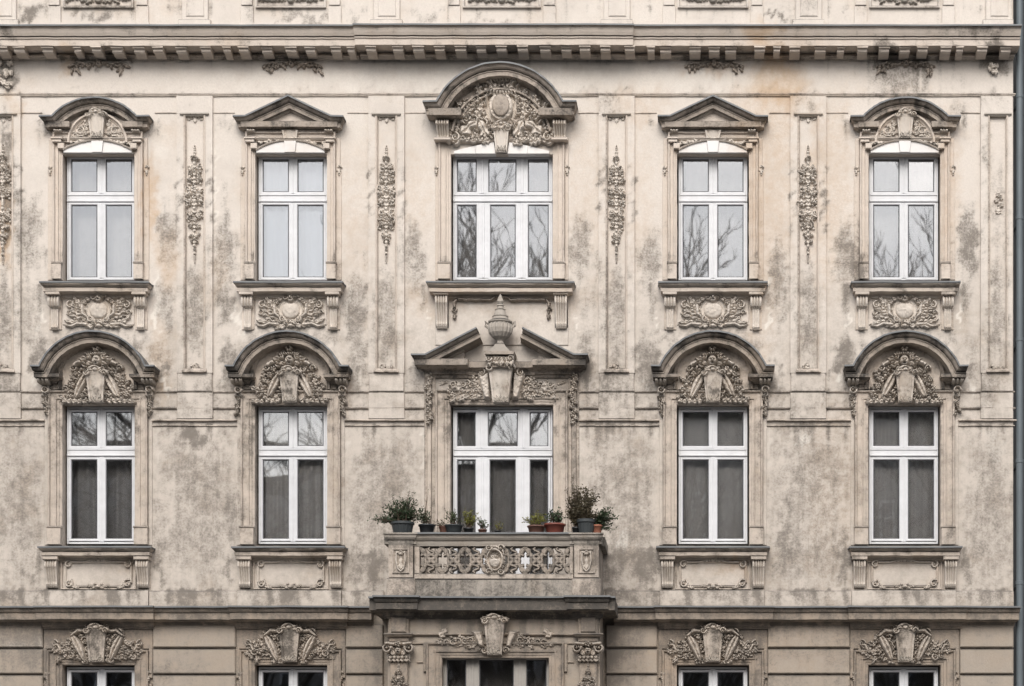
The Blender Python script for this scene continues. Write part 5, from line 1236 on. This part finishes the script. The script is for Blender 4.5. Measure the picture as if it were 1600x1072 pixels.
# pierced lattice of crossing straps and rings
def strap(mb, pts, w_, t_):
    n = len(pts); vs = []
    for i, (x, z) in enumerate(pts):
        d = np.array(pts[min(n-1, i+1)])-np.array(pts[max(0, i-1)]); d = d/np.linalg.norm(d); nx_, nz_ = -d[1]*w_, d[0]*w_
        vs += [(x+nx_, t_, z+nz_), (x+nx_*.9, -.004, z+nz_*.9), (x+nx_*.4, -.022, z+nz_*.4), (x-nx_*.4, -.022, z-nz_*.4), (x-nx_*.9, -.004, z-nz_*.9), (x-nx_, t_, z-nz_)]
    fs = [(i*6+k, i*6+k+1, (i+1)*6+k+1, (i+1)*6+k) for i in range(n-1) for k in range(5)]+[(i*6+5, i*6, (i+1)*6, (i+1)*6+5) for i in range(n-1)]
    mb.add(vs, fs)
m = MB(); cw, chh = 34*U, (z_rail1-z_rail0)
for q in (-1, 1):
    strap(m, [(q*(-cw/2+cw*t), -chh/2+chh*t+.03*math.sin(t*2*math.pi)) for t in np.linspace(0, 1, 11)], .036, .10)
strap(m, [(.088*math.cos(t), .085*math.sin(t)) for t in np.linspace(0, 2*math.pi, 19)], .024, .09)
for q in (-1, 1): strap(m, [(.05*math.sin(t*6), q*(.09+.11*t)) for t in np.linspace(0, 1, 6)], .022, .09)
for q in (-1, 1):
    for q2 in (-1, 1): strap(m, [(q*(cw/2-.02-.055*math.cos(t)), q2*(chh*.30+.055*math.sin(t))) for t in np.linspace(-1.6, 1.9, 9)], .024, .09)
bm_ = m.mesh('baluster', M['hood'])
cells = [X(655, BP)+cw*(.5+k) for k in range(3)]+[X(890.5, BP)-cw*(.5+k) for k in range(3)]
for x in cells: link('baluster', bm_, bal, (x, -BP+.07, (z_rail0+z_rail1)/2))
r = Relief(38, 52, .65, 1600)
r.poly([(-15, 0), (-9, -22), (9, -22), (15, 0), (12, 22), (-12, 22)], 1.5, 1, 1.5)
for k in range(16): an = k/16*2*math.pi; r.leaf(10*math.cos(an), 14*math.sin(an), an+.3, 7, 3, 4.5, 2, .4)
r.ring(0, 0, 11, 15, 2, 6); r.dome(0, -1, 8.5, 11, 4, 3)
for k in range(5): r.leaf(0, 2, math.pi/2*(.4+k*.3), 9, 2.6, 6, 1)
for q in (-1, 1): r.scroll(q*9, 18, 5, 1.3, 0, q, 1.5, 5); r.scroll(q*9, -18, 5, 1.3, 0, -q, 1.5, 5)
r.build('balustrade_cartouche', 'relief', bal, X(773, BP), (z_rail0+z_rail1)/2, BP-.03, scale=1.1)
m = MB(); m.box(X(760, BP), X(786, BP), -BP+.032, -BP+.16, z_rail0, z_rail1); m.build('cartouche_back', 'trim', bal)

# ================================================================== NEIGHBOURING HOUSE EDGE AND ITS DRAINPIPE
nb = empty('neighbouring_building', (wx(1600), 0, 0), 'dark grey house edge beyond the right corner of the stucco facade, with a blue-grey drainpipe', 'building')
m = MB(); m.box(.02, 6, .45, 11, 0, ZTOP); m.build('wall', 'neighbour', nb, stain=False)
m = MB(); m.box(-.16, .02, .60, 11, 0, ZTOP-.5); m.build('joint_wall', 'neighbour', nb, stain=False)
m = MB(); z = .2
xs = X(1593.5, .06)-wx(1600)
while z < ZTOP-.3:
    m.lathe((xs, -.02, z), [(.056, 0), (.056, 2.0)], 20); z += 2.0
m.build('drainpipe', 'pipe', nb, stain=False, smooth=True)
z = 2.2
while z < ZTOP-.3:
    m = MB(); m.lathe((xs, -.02, z), [(.057, -.01), (.064, -.006), (.064, .05), (.057, .054)], 20); m.box(xs-.012, xs+.012, .04, .6, z-.02, z+.02); z += 2.0; m.build('pipe_collar', 'pipe', nb, stain=False)

# ================================================================== CURTAINS AND BLINDS (hang inside, behind the panes)
def drape(a, ya, yb, x0, x1, mat, folds, amp, label, depth=.40, base=0.0, name='curtain'):
    depth = depth-.08
    ya -= 16
    z1, z0 = Z(ya, base-depth), Z(yb, base-depth); n = int(folds*10); mb = MB(); W = (x1-x0)*U
    o = empty(name, (wx(a+(x0+x1)/2), depth-base, z0), label, 'curtain', 'curtains behind the windows')
    for k in range(n+1):
        x = -W/2+W*k/n; y = amp*math.sin(k/10*2*math.pi)+amp*.5*math.sin(k/10*3.3+1)
        mb.v += [(x, y, 0), (x, y*.8, (z1-z0)*.5), (x, y*.5, z1-z0)]
    for k in range(n):
        for j in range(2): mb.f.append((k*3+j, k*3+3+j, k*3+4+j, k*3+1+j))
    mb.build('cloth', mat, o, stain=False, smooth=True)
    r_ = MB(); r_.tube([(-W/2-.03, 0, z1-z0), (W/2+.03, 0, z1-z0)], [.012, .012], 8); r_.build('rod', 'white', o, stain=False)
    return o
drape(AX[1], 243, 439, -54, 54, 'sheer', 7, .018, 'white sheer curtain filling the upper window left of the big round hood', .36)
drape(AX[1], 634, 850, -54, 54, 'lace', 9, .03, 'grey draped net curtain in the lower window with vertical folds, left of the balcony')
drape(AX[0], 634, 850, -54, 54, 'darklace', 7, .03, 'dark net curtain in the lower window at the far left', .5)
drape(AX[4], 634, 850, -54, 54, 'lace', 9, .02, 'dark thin curtain in the lower window nearest the drainpipe', .45)
drape(AX[3], 634, 850, -54, 54, 'lace', 5, .02, 'dull grey curtain in the lower window right of the balcony', .42)
drape(AX[2], 634, 905, -77, 77, 'darklace', 12, .025, 'dark curtain behind the balcony door', .46)
drape(AX[3], 243, 439, -54, 54, 'darklace', 6, .02, 'grey sheer curtain in the upper window just right of the big round hood', .5)
drape(AX[4], 243, 439, -54, 54, 'darklace', 6, .02, 'grey sheer curtain in the upper window nearest the drainpipe', .5)
drape(AX[0], 243, 439, -54, 54, 'lace', 6, .02, 'grey sheer curtain in the upper window at the far left', .5)
drape(AX[2], 243, 439, -77, 77, 'darklace', 8, .02, 'grey sheer curtain behind the wide upper window', .5)

# ================================================================== PLANTS ON THE BALCONY
def pot_mesh(w_, h_, mat, kind='round'):
    mb = MB(); r = w_/2
    pr = [(r*.02, 0), (r*.74, 0), (r*.78, .01), (r*.92, h_*.80), (r*1.0, h_*.81), (r*1.03, h_*.84), (r*1.03, h_*.98), (r*.97, h_), (r*.90, h_*.95), (r*.88, h_*.85)]
    if kind == 'bowl': pr = [(r*.02, 0), (r*.6, 0), (r*.80, h_*.3), (r*.95, h_*.85), (r*1.04, h_*.9), (r*1.04, h_), (r*.92, h_*.97), (r*.9, h_*.85)]
    if kind == 'ribbed': pr = [(r*.02, 0), (r*.74, 0, .0), (r*.80, .01, .04), (r*.95, h_*.74, .05), (r*1.04, h_*.76, 0), (r*1.10, h_*.80, 0), (r*1.10, h_*.97, 0), (r*1.02, h_, 0), (r*.93, h_*.93, 0), (r*.9, h_*.8, 0)]
    mb.lathe((0, 0, 0), [q if len(q) == 3 else (*q, 0.0) for q in pr], 32, flute=16 if kind == 'ribbed' else 0)
    return mb, r*.9, h_*.86
def potted(px, w_px, ytop, ybot, mat, kind, label, fol, leaf='leaf_dark', seed=0, dy=0.0, p=None, group='potted plants along the balcony parapet'):
    """fol: list of (dx px, height px, spread px, stems, leaves per stem, leaf size m, lean)"""
    g = random.Random(seed); p = (BP-.14) if p is None else p
    x = X(px, p); z = zc0+.012
    h_ = (ybot-ytop)*U*.97; w_ = w_px*U*.97
    root = empty('potted_plant', (x, -p+dy, z), label, 'plant', group)
    mb, r, hs_ = pot_mesh(w_, h_, mat, kind); mb.build('pot', mat, root, stain=False, smooth=(kind != 'ribbed'))
    mb = MB(); mb.lathe((0, 0, hs_), [(.001, .008), (r*.5, .006), (r*.97, 0)], 20); mb.build('soil', 'soil', root, stain=False)
    st = MB(); lf = MB()
    for (dx, hh, sp, ns, nl, ls, lean) in fol:
        for s2 in range(int(ns*1.3)):
            a = g.uniform(0, 2*math.pi); q = g.random()**.6
            bx_, by_ = g.uniform(-.5, .5)*r, g.uniform(-.5, .5)*r
            tx = (dx+math.cos(a)*sp*q+lean*g.random())*U; ty = math.sin(a)*min(sp, 16)*q*U; tz = hs_+hh*U*g.uniform(.45, 1.0)*(1-.35*q*q)
            if hh < 0: tz = hs_+g.uniform(hh*.7, 10)*U
            pts = []
            for t in np.linspace(0, 1, 6):
                pts.append((bx_+(tx-bx_)*(t**1.3)+g.uniform(-.006, .006), by_+(ty-by_)*(t**1.3)+g.uniform(-.006, .006), hs_+(tz-hs_)*(t**.85) - (0 if hh > 0 else 0)))
            st.tube(pts, [.006*(1-.75*k/5) for k in range(6)], 4)
            for k in range(int(nl*1.25)):
                t = g.uniform(.25, 1.04)*5; i0 = min(4, int(t)); f_ = t-i0
                c = np.array(pts[i0])*(1-f_)+np.array(pts[i0+1])*f_; d = np.array([g.gauss(0, 1), g.gauss(0, 1), g.gauss(.35, .8)]); d /= np.linalg.norm(d)
                s_ = ls*1.25*g.uniform(.6, 1.3); u = np.cross(d, [g.gauss(0, 1), g.gauss(0, 1), g.gauss(0, 1)]); u /= np.linalg.norm(u); nrm = np.cross(d, u)
                b0 = c+d*s_*.2
                lf.add([tuple(b0), tuple(b0+d*s_*.5+u*s_*.28+nrm*s_*.05), tuple(b0+d*s_*1.1), tuple(b0+d*s_*.5-u*s_*.28+nrm*s_*.05)], [(0, 1, 2, 3)])
    st.build('stem', 'stem', root, stain=False); o = lf.build('foliage', leaf, root, stain=False)
    return root
potted(629, 34, 812, 831, 'pot_dark', 'ribbed', 'bushy dark green shrub in a ribbed dark grey pot on the left parapet pier', [(0, 40, 34, 44, 15, .032, 0), (-22, 12, 26, 26, 14, .03, -6), (18, 24, 24, 24, 14, .03, 8), (8, 66, 14, 14, 13, .026, 4), (-12, 46, 10, 6, 10, .026, -4)], 'leaf_dark', 1)
potted(667, 26, 816, 831, 'pot_black', 'round', 'low dark plant in a plain black pot, second from the left end of the parapet', [(-6, 26, 12, 16, 12, .028, 0), (2, 62, 6, 3, 5, .018, 8)], 'leaf_dark', 2)
potted(694, 18, 818, 831, 'pot_brown', 'bowl', 'small brown pot with a sparse leafless sprig beside the dark bowl', [(-6, 16, 12, 8, 7, .024, -6)], 'leaf_brown', 3, dy=.05)
potted(709, 28, 817, 831, 'pot_dark', 'bowl', 'dark bowl of wispy grey green twigs left of the balcony door mullion', [(-4, 32, 16, 18, 9, .026, 0)], 'leaf_mid', 4)
potted(731, 16, 820, 831, 'pot_black', 'round', 'feathery yellow green plant in front of the left glass of the balcony door', [(2, 34, 16, 26, 13, .022, 4)], 'leaf_yellow', 5, dy=.1)
potted(753, 14, 822, 831, 'pot_brown', 'round', 'pale variegated trailing sprig standing before the white door mullion', [(0, 24, 12, 12, 8, .024, 0)], 'leaf_mid', 6, dy=.1)
potted(777, 12, 824, 831, 'pot_black', 'round', 'thin yellow green sprig before the middle glass of the balcony door', [(0, 18, 12, 8, 6, .022, 0)], 'leaf_yellow', 7, dy=.1)
potted(838, 28, 818, 831, 'pot_brown', 'round', 'yellow green bush in a dull brown pot beside the red pot', [(2, 26, 15, 26, 14, .024, 0), (-16, 20, 6, 7, 8, .024, -3)], 'leaf_yellow', 8)
potted(867, 33, 815, 831, 'pot_red', 'round', 'upright dark green plant in the red pot', [(2, 28, 15, 24, 14, .03, 0)], 'leaf_dark', 9)
potted(900, 14, 819, 831, 'pot_black', 'round', 'small black pot with a tall twiggy brown leaved bush', [(0, 66, 20, 28, 20, .034, 0), (-8, 92, 9, 9, 18, .022, -5), (4, 50, 18, 20, 16, .034, 2)], 'leaf_brown', 10, dy=.08)
potted(916, 27, 808, 831, 'pot_dark', 'ribbed', 'tall sparse shrub with upright stems in a dark grey pot on the right parapet pier', [(-2, 66, 18, 24, 20, .036, 6), (0, 20, 22, 44, 14, .03, 0)], 'leaf_brown', 11)
potted(932, 18, 816, 831, 'pot_terra', 'round', 'drooping dark green bush in a terracotta pot at the right end of the parapet', [(12, 30, 18, 34, 16, .032, 6), (16, -12, 12, 14, 13, .03, 4)], 'leaf_dark', 12, dy=.05)

# ================================================================== STREET TREES ON THE FAR PAVEMENT (the panes mirror them)
def branch(mb_l, g, p, d, L_, r, depth, maxd, upright):
    n = 4 if depth < 2 else 3; pts = [p]; q = np.array(p, float); dd = np.array(d, float)
    for k in range(n):
        dd = dd+np.array([g.gauss(0, .09), g.gauss(0, .09), g.gauss(0, .05)+.06*upright]); dd /= np.linalg.norm(dd)
        q = q+dd*L_/n; pts.append(tuple(q))
    rr = [r*(1-.5*k/n) for k in range(n+1)]
    mb_l[0 if depth == 0 else 1].tube(pts, rr, 7 if depth == 0 else (5 if depth < 2 else 3))
    if depth >= maxd: return
    nb_ = [20, 8, 5, 3][min(depth, 3)]
    for k in range(nb_):
        t = g.uniform(.18 if depth == 0 else .2, 1.0)*n; i0 = min(n-1, int(t)); f_ = t-i0
        c = np.array(pts[i0])*(1-f_)+np.array(pts[i0+1])*f_
        ax = np.array([g.gauss(0, 1), g.gauss(0, 1), 0]); ax /= np.linalg.norm(ax)+1e-9
        sp = g.uniform(.35, .75) if upright > .5 else g.uniform(.5, 1.1)
        nd = dd*math.cos(sp)+ax*math.sin(sp)+np.array([0, 0, .15]); nd /= np.linalg.norm(nd)
        branch(mb_l, g, tuple(c), nd, L_*g.uniform(.36, .55)*(1-.35*t/n if depth == 0 else 1), max(.017, rr[i0]*g.uniform(.35, .55)), depth+1, maxd, upright)
def tree(seed, H, upright, loc, label, group='bare trees across the street'):
    g = random.Random(seed); root = empty('bare_tree', loc, label, 'tree', group)
    tr_, cr_ = MB(), MB(); branch([tr_, cr_], g, (0, 0, 0), (0, 0, 1), H*.86, H*.018, 0, 4, upright)
    tr_.build('trunk', 'bark', root, stain=False); cr_.build('crown', 'bark', root, stain=False); return root
t1 = tree(11, 22.6, .9, (-3.4, -45, .15), 'tall upright bare tree across the street, mirrored in the wide upper window')
t2 = tree(12, 20, .2, (-13, -48, .15), 'spreading bare tree across the street, mirrored in the left lower windows')
spots = [(t1, (.9, -46, .15), .97, 1.0, 'upright bare tree across the street, just right of the tallest one'), (t1, (11.2, -46, .15), 1.0, 2.1, 'upright bare tree across the street, mirrored in the last upper window'),
         (t2, (-20, -48, .15), .92, .7, 'spreading bare tree across the street at the far left of the row'), (t2, (5.5, -49, .15), .86, 3.0, 'lower spreading bare tree across the street, mirrored right of the balcony'),
         (t2, (17, -48, .15), .9, 4.1, 'spreading bare tree across the street beyond the last upright one'), (t2, (-7.5, -50, .15), .95, 5.2, 'spreading bare tree standing behind the others across the street')]
for src, loc, s_, rz, lab in spots:
    c = copy_tree(src, None, loc); c.scale = (s_, s_, s_); c.rotation_euler.z = rz; c['label'] = lab
# houses added across the street, out of view; heights darken the lower panes
op = empty('added_house_across', (0, -58, 0), 'long dark grey house row across the street, taller towards the right', 'building')
m = MB(); m.box(-70, -1.0, -12, 0, 0, 17.6); m.build('wall', 'across', op, stain=False)
m = MB(); m.box(-.95, 70, -12, 0, 0, 20.0); m.build('wall', 'across', op, stain=False)
m = MB(); m.prism([(-70, 17.6), (-1, 17.6), (-1, 18.8), (-70, 18.8)], -10, -2); m.prism([(-.95, 20.0), (70, 20.0), (70, 22.0), (-.95, 22.0)], -10, -2); m.build('roof', 'pot_dark', op, stain=False)

m = MB(); m.box(-.6, .6, .0, .06, 0, 2.1); m.box(-.06, .06, -.02, -.003, .06, 2.04); m.box(-.54, .54, -.02, -.003, 1.35, 1.43)
mf = m.mesh('window', M['white']); m = MB(); m.box(-.5, .5, -.012, -.004, .1, 2.0); mg = m.mesh('pane', M['glass_shade'])
for j in range(6):
    for i in range(20):
        x = -29+i*3.0; top = 17.0 if x < -2 else 19.4
        if abs(x+1) < 1.2 or 1.4+j*3.5+2.1 > top: continue
        o = link('window', mf, op, (x, .03, 1.4+j*3.5)); o.rotation_euler.z = math.pi; link('pane', mg, o, (0, 0, 0))
